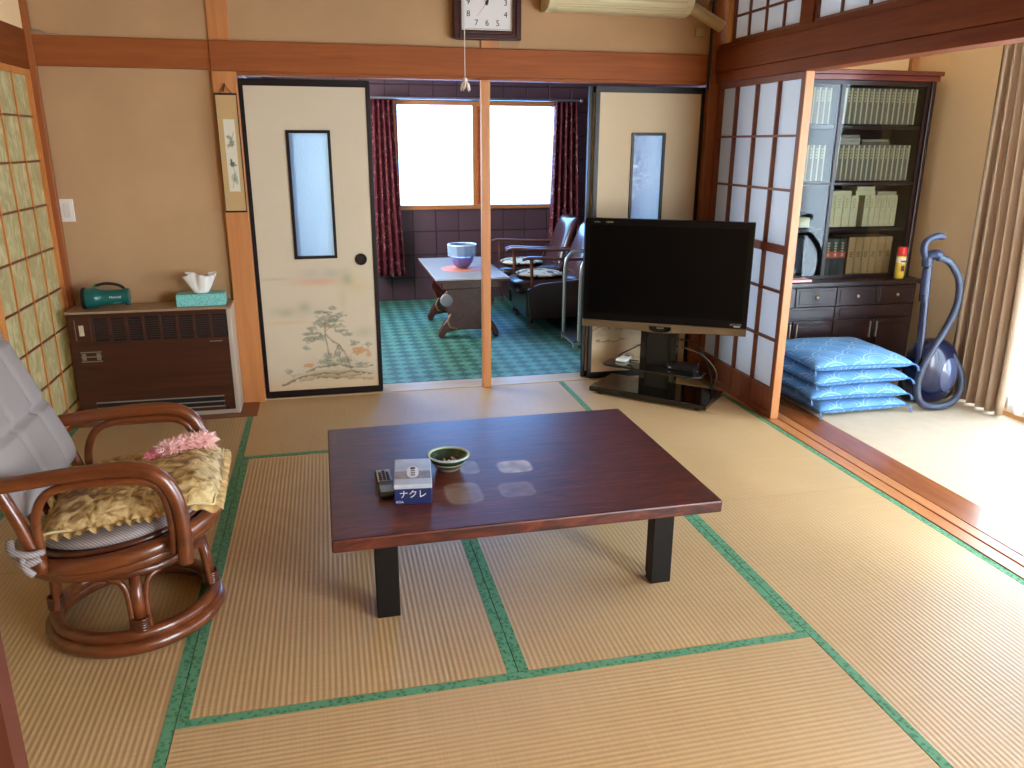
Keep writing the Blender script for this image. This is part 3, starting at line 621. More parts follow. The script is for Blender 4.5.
MB().box(.015, .05, -.014, .014, .0181, .0195).build('display', plain('lcd_grey', '6c7468', .3), tr_)
sb = thing('set_top_box', 'small black box on the right of the television stand shelf', 'set-top box', (3.33, -.505, .1875), sta)
MB().box(-.08, .08, -.05, .05, 0, .03).build('case', plain('matte_black', '121214', .4), sb, bevel=.003)
MB().box(-.07, -.055, -.0512, -.05, .01, .016).build('front_button', plain('silver_button', 'a0a0a0', .4), sb)

# ================================================================== HEATER
ht = thing('gas_heater', 'low wood-grain fan heater standing against the left back wall', 'heater', (.44, -.125, .003))
cream = plain('cream_metal', 'b7a896', .45); hw_ = wood('heater_woodgrain', '34190f', '4e281a', 0, .35, str_=30); dk = plain('vent_black', '0c0807', .6)
HX0, HX1, HY = -.40, .40, -.105
MB().box(HX0, HX1, HY+.014, .095, .0, .588).build('case', cream, ht, bevel=.006)
MB().box(HX0-.005, HX1+.005, HY-.004, .098, .588, .60).build('top_plate', plain('heater_top', 'a08468', .4), ht, bevel=.003)
MB().box(HX0+.002, HX1-.022, HY, HY+.014, .03, .44).box(HX0+.002, HX1-.022, HY, HY+.014, .565, .585).box(HX0+.002, HX0+.11, HY, HY+.014, .44, .565).build('front_panel', hw_, ht, bevel=.002)
gr = MB().box(HX0+.11, HX1-.022, HY+.008, HY+.013, .44, .565).build('grille_back', dk, ht)
m = MB()
for k in range(8):
    x = HX0+.11+k*.0822; m.box(x, x+.016, HY, HY+.008, .44, .565)
    if k < 8:
        for j in range(9): m.box(x+.016, min(x+.0822, HX1-.022), HY+.002, HY+.006, .452+j*.012, .4555+j*.012)
m.build('grille', wood('grille_wood', '3a1c14', '4c2a20', 0, .4), ht)
MB().box(HX0+.055, HX0+.078, HY-.003, HY, .475, .53).build('indicator_window', plain('switch_cream', 'c8bca0', .4), ht, bevel=.001)
m = MB().box(HX0+.035, HX0+.04, HY-.002, HY, .45, .56).build('trim_line', plain('copper_line', '8a5a48', .4), ht)
m = MB(); gm = plain('badge_silver', '9a9484', .35, metal=.5)
for z in (.385, .36, .335): m.box(HX0+.045, HX0+.145, HY-.002, HY, z, z+.005)
m.box(HX0+.05, HX0+.07, HY-.002, HY, .345, .38).box(HX0+.12, HX0+.14, HY-.002, HY, .345, .38); m.build('maker_badge', gm, ht)
MB().box(HX1-.12, HX1-.055, HY-.002, HY, .415, .42).build('name_strip', gm, ht)
MB().box(HX0+.09, HX1-.08, HY-.001, HY, .052, .112).build('outlet_slot', dk, ht)
m = MB()
for z in (.05, .078, .108): m.box(HX0+.085, HX1-.075, HY-.005, HY-.001, z, z+.006)
m.build('outlet_louvre', plain('louvre_grey', '9c9890', .35, metal=.4), ht)
for s in (HX0+.05, HX1-.06): MB().lathe([(.008, HY-.004), (.009, HY)], (s, 0, .04), 10, 'y').build('screw', dk, ht)

fl = thing('flashlight', 'dark green lantern torch with black handle on the heater', 'torch', (.225, -.13, .603), math.radians(4))
tg = plain('teal_plastic', '0f5c58', .3, coat=.2); bk = plain('black_rubber', '101413', .5)
MB().lathe([(.045, -.10), (.052, -.098), (.054, -.06), (.05, -.045), (.043, -.03), (.040, .0), (.040, .095), (.036, .105)], (0, 0, .054), 28, 'x').build('barrel', tg, fl, smooth=True)
MB().lathe([(.040, -.118), (.055, -.116), (.0565, -.099), (.0525, -.0975), (.0460, -.0995)], (0, 0, .054), 28, 'x').build('lens_rim', bk, fl, smooth=True)
MB().lathe([(.041, .085), (.0445, .086), (.0445, .104), (.040, .108)], (0, 0, .054), 28, 'x').build('end_cap', tg, fl, smooth=True)
MB().tube(smooth_path([(-.055, 0, .105), (-.045, 0, .118), (-.0, 0, .127), (.05, 0, .120), (.08, 0, .104), (.088, 0, .088)]), .0075, 10).build('handle', bk, fl, smooth='all')
MB().box(-.062, -.042, -.009, .009, .102, .118).build('switch_button', plain('green_button', '1f7a50', .4), fl, bevel=.003)
text('National', .016, wl, fl, (.045, -.0405, .06), (PI/2, 0, 0), 'lettering')
MB().box(.035, .07, -.0385, -.036, .028, .031).build('small_print', plain('faint_print', '7a9c98', .5), fl)
tb2 = thing('tissue_box', 'turquoise tissue box with a white tissue pulled up, on the heater', 'tissue box', (.735-.045, -.13, .603), math.radians(2))
def teal_pat():
    k = Nt('turquoise_marbled_card'); v = k.coords(); nz = k.n('ShaderNodeTexVoronoi', _Scale=140.0); k.l(v, nz.inputs['Vector'])
    k.l(k.ramp(nz.outputs['Distance'], [(.25, '3f9c98'), (.45, '84cfca')]), k.b.inputs['Base Color']); return k.m
MB().box(-.122, .122, -.055, .055, 0, .062).build('box_body', teal_pat(), tb2, bevel=.002)
tis = plain('white_tissue', 'ece8e2', .9)
def tf(u, v):
    a = 2*PI*u; r = .022+.03*v**.6; wob = 1+.3*math.sin(5*a+2)*v+.15*math.sin(11*a)*v
    return (r*math.cos(a)*wob*1.35-.0, r*math.sin(a)*wob*.55,   .0605+.098*v+.012*math.sin(3*a+1)*v*v)
MB().grid(tf, 36, 12, True).grid(lambda u, v: (.05*(u-.5)*(.6+.7*v)*1.2+.004, .012*math.sin(9*u+3*v), .0605+.092*v*(1-.25*abs(u-.35))), 14, 8).build('tissue_sheet', tis, tb2, smooth='all')

# ---- on the back wall
sw = thing('light_switch', 'white light switch plate on the left back wall', 'light switch', (.064, -.004, 1.095))
MB().box(-.033, .033, -.004, .004, -.058, .058).build('plate', plain('switch_white', 'e8e2da', .4), sw, bevel=.003)
MB().box(-.017, .017, -.008, -.0045, -.035, .035).build('rocker', plain('rocker_white', 'd8d4cc', .35), sw, bevel=.002)
sc_ = thing('hanging_scroll', 'narrow hanging scroll with bird and plant painting on the post', 'scroll painting', (.9, -.045, 1.085))
MB().box(-.052, .052, .0, .004, .0, .583).build('mount', plain('gold_brown_silk', 'c0a06c', .7), sc_)
MB().box(-.055, .055, -.003, .006, .583, .592).box(-.055, .055, -.003, .006, -.009, .0).box(-.055, -.0512, -.002, .004, 0, .583).box(.0512, .055, -.002, .004, 0, .583).build('border_rods', dark_lacq, sc_)
def bird(x, z):
    n1 = value_noise(x+1, z, 260, 260, 21); col = np.tile(np.array(lin('d9d3bf')[:3]), (len(x), 1))
    for c, r, k, cc in [((.032, .25), (.012, .022), .7, '6c7a62'), ((.022, .275), (.014, .01), .6, '5c6c58'), ((.025, .235), (.018, .008), .7, '8a8a6a'), ((.036, .24), (.008, .008), .6, '8a8440'), ((.028, .14), (.014, .014), .9, '4c5a52'), ((.022, .155), (.006, .014), .8, '3c4a44'),
                        ((.038, .135), (.012, .006), .6, '7a846c'), ((.03, .07), (.016, .022), .5, '8a9474'), ((.04, .055), (.008, .02), .5, '6c7c5c')]:
        col = mixc(col, np.clip((blob(x, z, c, r)-.25-.4*(n1-.5))*3, 0, 1)*k, cc)
    for pts in [[(.02, .0+.02), (.03, .07), (.042, .1)], [(.01, .22), (.03, .25), (.046, .3)], [(.028, .14), (.035, .10), (.03, .06)]]: col = mixc(col, stroke(x, z, pts, .0016)*.7, '5c5a48')
    return col
p = painted('painting', vcol('scroll_painting', .8), sc_, .056, .365, 56, 240, bird, -.0008, (-.024, .1))
MB().tube([(-.03, 0, .592), (0, -.002, .632), (.03, 0, .592)], .0022, 6).tube([(0, -.002, .632), (-.006, -.004, .61), (-.01, -.004, .597)], .004, 6).build('cord', plain('brown_cord', '6a3018', .7), sc_)
MB().lathe([(.004, -.006), (.004, .003)], (0, 0, .634), 8, 'y').build('nail', dk, sc_)
ck = thing('wall_clock', 'square dark wooden wall clock with white face above the lintel', 'clock', (2.275, -.014, 1.972))
cw = wood('clock_wood', '2c1210', '46201a', 0, .3); hw2 = .185
for nm, a, b, y0, y1, e in [('outer_frame', hw2, hw2-.028, -.045, .0, 0), ('inner_frame', hw2-.028, hw2-.045, -.036, -.004, 0)]:
    m = MB()
    m.box(-a, -b, y0, y1, hw2-a, hw2+a).box(b, a, y0, y1, hw2-a, hw2+a).box(-b, b, y0, y1, hw2-a, hw2-b).box(-b, b, y0, y1, hw2+b, hw2+a)
    m.build(nm, cw, ck, bevel=.004)
MB().box(-.14, .14, -.020, -.006, hw2-.14, hw2+.14).build('face', plain('clock_white', 'e6e6e6', .4), ck)
m = MB(); m.box(-.132, -.130, -.0215, -.0202, hw2-.132, hw2+.132).box(.130, .132, -.0215, -.0202, hw2-.132, hw2+.132).box(-.13, .13, -.0215, -.0202, hw2-.132, hw2-.13).box(-.13, .13, -.0215, -.0202, hw2+.13, hw2+.132).build('gold_border', plain('gold_line', 'b09a60', .3, metal=.6), ck)
ink = plain('clock_ink', '18181a', .5)
for h in range(1, 13):
    a = PI/2-h*PI/6; sc1 = .102/max(abs(math.cos(a)), abs(math.sin(a)))
    r = min(sc1, .118)
    text(str(h), .042, ink, ck, (r*math.cos(a), -.0208, hw2+r*math.sin(a)), (PI/2, 0, 0), 'numeral')
def hand(nm, a, L, w_, mt, y): MB().prism([(-w_*math.sin(a)-.015*math.cos(a), hw2+w_*math.cos(a)-.015*math.sin(a)), (w_*math.sin(a)-.015*math.cos(a), hw2-w_*math.cos(a)-.015*math.sin(a)), (L*math.cos(a)+w_*.3*math.sin(a), hw2+L*math.sin(a)-w_*.3*math.cos(a)), (L*math.cos(a)-w_*.3*math.sin(a), hw2+L*math.sin(a)+w_*.3*math.cos(a))], 'xz', y-.001, y).build(nm, mt, ck)
hand('hour_hand', math.radians(58), .06, .005, ink, -.023); hand('minute_hand', math.radians(85), .095, .004, ink, -.026); hand('second_hand', math.radians(232), .09, .0012, plain('red_hand', '8a4a40', .5), -.028)
MB().lathe([(.007, -.030), (.009, -.0205)], (0, 0, hw2), 16, 'y').build('hub', ink, ck)

ac = thing('air_conditioner', 'cream wall-mounted air conditioner above the lintel', 'air conditioner', (2.985, 0, 2.115))
acm = plain('cream_plastic', 'd8cca6', .4)
prof = [(-.001, .01), (-.09, .0), (-.15, .012), (-.19, .045), (-.205, .09), (-.205, .24), (-.18, .26), (-.001, .26)]
MB().prism(prof, 'yz', -.40, .41).build('body', acm, ac, bevel=.004, smooth=True)
m = MB()
for k in range(5): y = -.15-.011*k; z = .008+.010*k; m.box(-.36, .375, y-.0025, y+.0025, z-.005+k*.003, z+.008+k*.003)
m.build('louvre', plain('cream_louvre', 'c4b88e', .4), ac)
MB().prism([(a-.0, b) for a, b in [(-.001, .008), (-.09, -.002), (-.15, .009), (-.193, .043), (-.209, .09), (-.209, .242), (-.18, .263), (-.001, .263)]], 'yz', -.405, -.385).build('end_cap', acm, ac, bevel=.003)
MB().prism([(-.001, .008), (-.09, -.002), (-.15, .009), (-.193, .043), (-.209, .09), (-.209, .242), (-.18, .263), (-.001, .263)], 'yz', .385, .415).build('end_cap', acm, ac, bevel=.003)
tag(MB().tube([(3.402, -.085, 2.175), (3.46, -.085, 2.155), (3.625, -.085, 2.075)], .033, 16).build('air_conditioner_duct', plain('duct_cream', 'b7a070', .5), smooth=True), 'cream pipe cover running from the air conditioner to the corner', 'pipe cover')
tag(MB().tube([(3.583, -.05, 2.34), (3.583, -.05, 2.0), (3.582, -.05, 1.74)], .008, 8).build('black_cable', bk, smooth='all'), 'black cable running down the corner beside the painted door', 'cable')
jb = MB().box(3.50, 3.55, -.02, 0, 2.03, 2.075).build('junction_box', plain('box_cream', 'b09a6a', .5), bevel=.003); tag(jb, 'tiny cream junction box under the pipe cover in the corner', 'junction box')
jb = MB().lathe([(.014, -.02), (.014, 0)], (3.545, 0, 2.17), 12, 'y').build('cable_clip', plain('clip_white', 'c4bca8', .5)); tag(jb, 'small round pale cable clip above the pipe cover', 'cable clip')
tag(MB().tube([(.03, -.03, 1.945), (.07, -.026, 1.948), (.1, -.022, 1.934), (.15, -.02, 1.934)], .004, 6).build('loose_wire', plain('wire_grey', '9c8c78', .5), smooth='all'), 'short grey wire lying on the lintel in the left corner', 'wire')
cl = thing('light_pull_cord', 'thin white pull cord with a knotted tassel hanging from the ceiling', 'pull cord', (1.844, -1.82, 1.60))
MB().tube([(0, 0, .03), (.0, 0, .9)], .0013, 6).build('cord', plain('white_cord', 'd8d4cc', .8), cl)
m = MB().ball((0, 0, .035), .008, .007, .009)
for k in range(7): a = k*.9; m.tube([(0, 0, .034), (.012*math.cos(a), .010*math.sin(a), .022+.004*math.sin(k)), (.016*math.cos(a), .012*math.sin(a), .004+.006*math.sin(3*k))], [.004, .0035, .002], 6)
m.build('tassel', plain('tassel_white', 'cdc6ba', .9), cl, smooth='all')

# ================================================================== RATTAN CHAIR
rat = wood('rattan_brown', '4c2210', '7c4220', 0, .28, scale=.8, coat=.4); ratd = wood('rattan_dark', '3c1a0c', '5e2c14', 0, .3, coat=.4)
CX, CY = .71, -2.17
ch = thing('rattan_chair', 'swivel rattan armchair with grey cushions at left', 'armchair', (CX, CY, 0))
def circle(r, z, n=48, ex=1, cx=0, cy=0): return [(cx+r*ex*math.cos(2*PI*k/n), cy+r*math.sin(2*PI*k/n), z) for k in range(n)]
MB().tube(circle(.238, .022), .022, 12, True).build('base_ring', rat, ch, smooth='all')
MB().tube(circle(.226, .055), .019, 12, True).build('base_ring', rat, ch, smooth='all')
MB().tube(circle(.20, .245), .017, 12, True).tube(circle(.17, .262), .012, 8, True).build('swivel_ring', ratd, ch, smooth='all')
for a in [math.radians(t) for t in (-75, 5, 100, 190)]:
    ca, sa = math.cos(a), math.sin(a)
    MB().tube([(.222*ca, .222*sa, .07), (.215*ca, .215*sa, .16), (.205*ca, .205*sa, .235)], [.0165, .0175, .0165], 12).build('leg', rat, ch, smooth='all')
    for s in (-1, 1):
        da = .13*s
        pts = []
        for t, off, z in ((0, .10, .07), (.3, .10, .13), (.6, .12, .19), (.8, .19, .222), (1, .34, .236)):
            b = a+s*off; rr = .222-.018*t; pts.append((rr*math.cos(b), rr*math.sin(b), z))
        MB().tube(smooth_path(pts, 5), .0095, 10).build('brace', rat, ch, smooth='all')
    w2 = MB()
    for k in range(5): w2.tube([(.222*ca-.021*sa*math.cos(q)*1.5, .222*sa+.021*ca*math.cos(q)*1.5, .0) for q in ()] or [(.222*ca+.022*math.cos(q), .222*sa+.022*math.sin(q), .074+.008*k) for q in np.linspace(0, 2*PI, 15)[:-1]], .0045, 6, True)
    w2.build('cane_binding', ratd, ch, smooth='all')
# seat bowl rings (slightly tipped back)
def sring(r, z, tilt=.03): return [(r*1.04*math.cos(2*PI*k/48)-.01, r*math.sin(2*PI*k/48), z+tilt*math.cos(2*PI*k/48)) for k in range(48)]
MB().tube(sring(.245, .285), .022, 12, True).build('seat_ring', rat, ch, smooth='all')
MB().tube(sring(.262, .318), .024, 12, True).build('seat_ring', rat, ch, smooth='all')
MB().tube(sring(.225, .335), .014, 10, True).build('seat_ring', ratd, ch, smooth='all')
m = MB().prism([(p[0], p[1]) for p in sring(.235, 0)], 'xy', .315, .325); m.build('seat_base', ratd, ch)
for s in (-1, 1):
    nm = 'near' if s < 0 else 'far'
    Yc = .262*s
    arm = smooth_path([(.21, Yc+.0, .295), (.215, Yc, .38), (.208, Yc, .48), (.175, Yc, .555), (.11, Yc, .588), (-.03, Yc, .588), (-.22, Yc, .57), (-.36, Yc*.96, .55), (-.47, Yc*.80, .54)], 7)
    MB().tube(arm, .0215, 12).build('armrest', rat, ch, smooth='all')
    inn = smooth_path([(.182, Yc*.97, .325), (.186, Yc*.98, .42), (.170, Yc*.98, .515), (.12, Yc*.99, .553), (.0, Yc, .558), (-.07, Yc, .553), (-.12, Yc, .53), (-.15, Yc*.98, .47), (-.155, Yc*.95, .38), (-.16, Yc*.9, .33)], 6)
    MB().tube(inn, .0125, 10).build('arm_hoop', rat, ch, smooth='all')
    MB().tube(smooth_path([(-.16, Yc*.93, .30), (-.195, Yc*.95, .45), (-.26, Yc*.93, .62), (-.36, Yc*.85, .82), (-.45, Yc*.7, .97)], 6), .018, 12).build('back_post', rat, ch, smooth='all')
MB().tube(smooth_path([(-.45, .183, .97), (-.475, .10, 1.01), (-.485, 0, 1.02), (-.475, -.10, 1.01), (-.45, -.183, .97)], 6), .018, 12).build('back_rail', rat, ch, smooth='all')
for yy in (-.1, 0, .1): MB().tube([(-.20, yy, .33), (-.27, yy, .6), (-.47, yy, 1.0)], .011, 8).build('back_spindle', rat, ch, smooth='all')
def grey_fab():
    k = Nt('grey_corduroy'); v = k.coords((1, 1, 1)); wv = k.n('ShaderNodeTexWave', bands_direction='DIAGONAL', _Scale=55.0); k.l(v, wv.inputs['Vector'])
    k.l(k.ramp(wv.outputs[0], [(.0, '7c7476'), (1, 'a89fa0')]), k.b.inputs['Base Color']); k.b.inputs['Roughness'].default_value = .9; k.bump(wv.outputs[0], .25, .003); return k.m
gf = grey_fab()
gfl = plain('grey_cushion_cloth', '8c8380', .95, spec=.1, bump=.4, bscale=500)
# seat cushion: thin round
def sc_fn(u, v):
    a = 2*PI*u; b = PI*(v-.5); r = .235*abs(math.cos(b))**.35; return (r*1.05*math.cos(a)-.0, r*math.sin(a), .365+.026*math.copysign(abs(math.sin(b))**.8, math.sin(b))+.03*r*math.cos(a)/.235)
MB().grid(sc_fn, 48, 12, True).build('seat_cushion', gf, ch, smooth='all')
# back cushion: reclined slab with tufted seams
p0 = Vector((-.225, 0, .435)); dv = Vector((-.235, 0, .60)); nrm = Vector((.60, 0, .235)).normalized()
def bc(u, v, side):
    wv = .245*(1-.08*v)*(1-max(0, (v-.9)/.1)**2*.18)
    uu = 2*u-1
    edge = (1-abs(uu)**6)**.5*(1-abs(2*v-1)**10)**.5
    su = min(abs(uu-t) for t in (-.34, .34)); svv = min(abs(v-t) for t in (.34, .68))
    puff = edge*.062-edge**2.5*(.022*math.exp(-(su/.03)**2)+.022*math.exp(-(svv/.016)**2))
    return p0+dv*v*1.0+Vector((0, uu*wv, 0))+nrm*(.03+(puff if side else -puff*.55))
bmx = MB().grid(lambda u, v: bc(u, v, 1), 48, 60).grid(lambda u, v: bc(u, v, 0), 48, 60)
bmx.build('back_cushion', gfl, ch, smooth='all')
m = MB()
m.tube(smooth_path([(-.23, -.24, .40), (-.215, -.275, .385), (-.175, -.285, .375), (-.15, -.262, .37), (-.17, -.24, .36)]), .011, 8, flat=.8).tube(smooth_path([(-.22, -.25, .37), (-.19, -.285, .35), (-.15, -.277, .36)]), .012, 8).tube(smooth_path([(-.19, -.283, .37), (-.185, -.29, .34), (-.17, -.285, .315)]), .010, 8)
m.build('cushion_tie', gf, ch, smooth='all')
# frilled cushion on the seat
def gold_fab():
    k = Nt('gold_brocade'); v = k.coords(); nz = k.n('ShaderNodeTexNoise', _Scale=22.0, _Detail=5.0, _Distortion=1.5); k.l(v, nz.inputs['Vector'])
    k.l(k.ramp(nz.outputs[0], [(.38, '7e6038'), (.48, 'b2945e'), (.62, 'd6bf8a')]), k.b.inputs['Base Color']); k.b.inputs['Roughness'].default_value = .6
    n2 = k.n('ShaderNodeTexNoise', _Scale=45.0, _Detail=4.0); k.l(v, n2.inputs['Vector']); k.bump(n2.outputs[0], .5, .01); return k.m
gd = gold_fab()
fc = thing('frilled_cushion', 'square gold brocade cushion with ruffled edge on rattan chair seat', 'cushion', (CX+.055, CY+.02, .394), math.radians(3))
def seatz(x, y): return .03*x/.235*.9
def fcf(u, v, top):
    uu, vv = 2*u-1, 2*v-1; hx, hy = .235, .235
    e = ((1-uu**4)*(1-vv**4))**.5
    n = noise.noise(Vector((u*5, v*5, 3.3)))*.010+noise.noise(Vector((u*13, v*13, 7)))*.005
    x, y = uu*hx*(1-.05*vv*vv), vv*hy*(1-.05*uu*uu)
    z = .025+(.062*e+n*1.3*e if top else -.024*e)
    out = max(0, x-.17)
    return (x, y, z+seatz(x, y)-out*.25)
MB().grid(lambda u, v: fcf(u, v, True), 44, 44).grid(lambda u, v: fcf(u, v, False), 20, 20).build('pillow', gd, fc, smooth='all')
def frill(t, s):
    per = t*4; k = int(per) % 4; f = per-int(per); q = 2*f-1
    L = .235*.955
    c = [(q, -1), (1, q), (-q, 1), (-1, -q)][k]; nrm_ = [(0, -1), (1, 0), (0, 1), (-1, 0)][k]
    x, y = c[0]*L, c[1]*L
    s = s*.72
    # corner blend
    cr = max(0, abs(q)-.85)/.15; tang = [(1, 0), (0, 1), (-1, 0), (0, -1)][k]
    nx_ = nrm_[0]+tang[0]*math.copysign(cr, q); ny_ = nrm_[1]+tang[1]*math.copysign(cr, q); l = math.hypot(nx_, ny_); nx_, ny_ = nx_/l, ny_/l
    wv_ = (.008*math.sin(t*2*PI*62+2*math.sin(t*2*PI*7))+.005*math.sin(t*2*PI*37))*s+.002*math.sin(t*2*PI*19)
    rr = .036*s
    out = max(0, x+nx_*rr-.17)
    return (x+nx_*rr, y+ny_*rr, .026+wv_-.012*s*s+seatz(x, y)-out*.25)
MB().grid(frill, 400, 4, True).build('ruffle', plain('gold_ruffle', 'bfa26c', .7, vary=.3, vscale=40), fc, smooth='all')
MB().tube([Vector(frill(t, 0))+Vector((0, 0, .004)) for t in np.linspace(0, 1, 161)[:-1]], .004, 6, True).build('piping', plain('cream_piping', 'd8c696', .7), fc, smooth='all')
pk = thing('fluffy_ornament', 'fluffy pale pink feathery ornament lying on the gold cushion', 'ornament', (CX+.135, CY+.13, .488))
def fluff(name, pts, n, mt, L):
    m = MB(); P_ = smooth_path(pts, 8)
    for k in range(n):
        c = P_[random.randrange(len(P_))]; d = Vector((random.gauss(0, 1), random.gauss(0, 1), random.gauss(.35, .8))).normalized(); l = random.uniform(.5, 1)*L
        s = d.cross(Vector((random.random(), random.random(), random.random()))).normalized()*.0035; e = c+d*l+Vector((0, 0, -l*.15))
        mid = c+d*l*.55
        vs = [m.bm.verts.new(q) for q in (c-s*.6, mid-s, e, mid+s, c+s*.6)]; m._f(vs)
    return m.build(name, mt, pk)
fluff('feathers', [(-.02, -.02, .008), (.02, .0, .012), (.06, .03, .012), (.09, .05, .008)], 2000, plain('pale_pink', 'fbd8d4', .9), .052)
fluff('deep_pink_feathers', [(-.06, -.045, .006), (-.03, -.03, .008)], 260, plain('rose_pink', 'e08c98', .9), .03)
MB().tube(smooth_path([(-.05, -.04, .004), (0, -.01, .008), (.09, .05, .006)]), .010, 8).build('core', plain('pink_core', 'd89c98', .9), pk, smooth='all')

# ================================================================== VERANDA: bookcase
BX0, BX1 = 3.78, 4.90; BY0, BYU, BYL = -.02, -.33, -.43
bw = wood('dark_cherry', '140808', '2a100d', 2, .3, coat=.15); bwx = wood('dark_cherry_shelf', '160909', '2a100d', 0, .3, coat=.15); bint = plain('bookcase_inside', '1c1212', .6)
bc_ = thing('bookcase', 'tall dark cherry glass-fronted bookcase on the veranda', 'bookcase', ((BX0+BX1)/2, -.2, .004))
MB().box(BX0, BX0+.025, BYU, BY0, .65, 1.80).box(BX1-.025, BX1, BYU, BY0, .65, 1.80).box(BX0+.025, BX1-.025, BY0-.012, BY0, .65, 1.80).box(4.275, 4.295, BYU+.03, BY0-.012, .65, 1.80).box(BX0, BX1, BYU, BY0, 1.80, 1.82).build('upper_case', bw, bc_, world=True, bevel=.002)
MB().box(BX0-.02, BX1+.02, BYU-.03, BY0, 1.82, 1.845).box(BX0-.01, BX1+.01, BYU-.015, BY0, 1.79, 1.82).build('crown', wood('crown_wood', '4a1f18', '6a2e22', 0, .25, coat=.3), bc_, world=True, bevel=.004)
MB().box(BX0-.015, BX1+.015, BYL-.015, BY0, .625, .65).build('counter_top', bwx, bc_, world=True, bevel=.004)
MB().box(BX0, BX1, BYL+.02, BY0, .06, .625).box(BX0+.02, BX1-.02, BYL+.04, BY0, 0, .06).build('lower_case', bw, bc_, world=True, bevel=.002)
SH = [.95, 1.222, 1.545]
for z in SH: MB().box(BX0+.025, BX1-.025, BYU+.03, BY0-.013, z-.018, z).build('shelf', bwx, bc_, world=True)
kn = plain('brass_knob', 'b8a890', .3, metal=.8)
for k in range(4):
    x0 = BX0+.01+k*.2755; d = MB().box(x0, x0+.270, BYL, BYL+.02, .505, .615).box(x0+.02, x0+.25, BYL-.004, BYL, .52, .60).build('drawer', bw, bc_, world=True, bevel=.002)
    MB().ball((x0+.135, BYL-.014, .56), .011, .009, .011, 12, 8).build('knob', kn, d, world=True, smooth='all')
for k in range(2):
    x0 = BX0+.01+k*.551; MB().box(x0, x0+.545, BYL+.002, BYL+.02, .42, .498).box(x0+.03, x0+.515, BYL-.003, BYL+.002, .435, .485).build('wide_drawer', bw, bc_, world=True, bevel=.002)
for k in range(4):
    x0 = BX0+.01+k*.2755
    d = MB().box(x0, x0+.270, BYL+.002, BYL+.02, .07, .412).box(x0+.035, x0+.235, BYL-.004, BYL+.002, .105, .38).build('cupboard_door', bw, bc_, world=True, bevel=.003)
    hx = x0+(.25 if k % 2 == 0 else .02); MB().box(hx-.004, hx+.004, BYL-.014, BYL+.0015, .30, .40).build('handle', kn, d, world=True, bevel=.002)
cg = glass('cabinet_glass', 'e8ecec', .02)
def gdoor(x0, x1, y):
    d = MB().box(x0, x0+.022, y, y+.014, .652, 1.788).box(x1-.022, x1, y, y+.014, .652, 1.788).box(x0+.022, x1-.022, y, y+.014, .652, .672).box(x0+.022, x1-.022, y, y+.014, 1.765, 1.788).box(x0+.022, x1-.022, y, y+.014, 1.21, 1.22).build('glass_door', bw, bc_, world=True)
    MB().box(x0+.022, x1-.022, y+.005, y+.009, .672, 1.21).box(x0+.022, x1-.022, y+.005, y+.009, 1.22, 1.765).build('pane', cg, d, world=True)
gdoor(BX0+.026, 4.30, BYU+.001); gdoor(4.272, BX1-.026, BYU+.016)
# ---- books
spine = plain('grey_cloth_spine', '6c6458', .6, vary=.15, vscale=60); cream_edge = plain('cream_slipcase', 'c8bb94', .7); goldp = plain('gilt_print', 'b8a878', .4, metal=.3)
def book(name, x, z, w_, h, d, yf, mb, label, cat, group, band=None, edge=None, marks=True):
    t = MB().box(-w_/2, w_/2, -d/2, d/2, 0, h).build(name, mb, bevel=.0015); t.location = (x, yf+d/2, z)
    tag(t, label, cat, group)
    if edge: MB().box(w_/2-.009, w_/2, -d/2-.0015, -d/2, .0, h).build('slipcase_edge', edge, t)
    if marks:
        m = MB()
        for k in range(4): m.box(-w_*.22, w_*.12, -d/2-.0012, -d/2-.0004, h*.86-k*.016, h*.86+.010-k*.016)
        m.build('spine_title', goldp, t)
    if band: MB().box(-w_/2-.0006, w_/2+.0006, -d/2-.0012, -d/2, h*.50, h*.66).build('spine_label', band, t); MB().box(-w_*.16, w_*.16, -d/2-.0016, -d/2-.0012, h*.54, h*.62).build('label_print', cream_edge, t.children[-1])
    return t
ORD = ['', 'second', 'third', 'fourth', 'fifth', 'sixth', 'seventh', 'eighth', 'ninth', 'tenth', 'eleventh', 'twelfth', 'thirteenth', 'fourteenth', 'fifteenth']
def copy_book(src, x, z, label=None, group=None):
    c = src.copy(); C.objects.link(c); c.location = (x, src.location.y, z)
    if label: c['label'] = label
    for k in src.children:
        q = k.copy(); C.objects.link(q); q.parent = c
        for g in k.children: g2_ = g.copy(); C.objects.link(g2_); g2_.parent = q
    return c
Z0 = .004
g1 = 'matching volumes on the top shelf of the bookcase'
b1 = book('book', 4.335, 1.549+Z0, .034, .198, .16, -.275, spine, 'grey cream-edged volume on the top shelf, leftmost of the right bay', 'book', g1, None, cream_edge)
for k in range(1, 14): copy_book(b1, 4.335+k*.0362, 1.549+Z0, 'grey cream-edged volume on the top shelf, %s from left in the right bay' % ORD[k])
for k in range(6): copy_book(b1, 4.235-k*.0362, 1.549+Z0, 'grey cream-edged volume on the top shelf, %s from right in the left bay' % (ORD[k] or 'first'))
g2 = 'matching volumes on the second shelf'
b2 = book('book', 4.325, 1.226+Z0, .033, .205, .16, -.275, spine, 'grey cream-edged volume on the second shelf, leftmost of the right bay', 'book', g2, None, cream_edge)
for k in range(1, 15): copy_book(b2, 4.325+k*.0345, 1.226+Z0, 'grey cream-edged volume on the second shelf, %s from left in the right bay' % ORD[k])
for k in range(6): copy_book(b2, 4.235-k*.0362, 1.226+Z0, 'grey cream-edged volume on the second shelf, %s from right in the left bay' % (ORD[k] or 'first'))
flat1 = plain('pale_grey_book', '9c968a', .6)
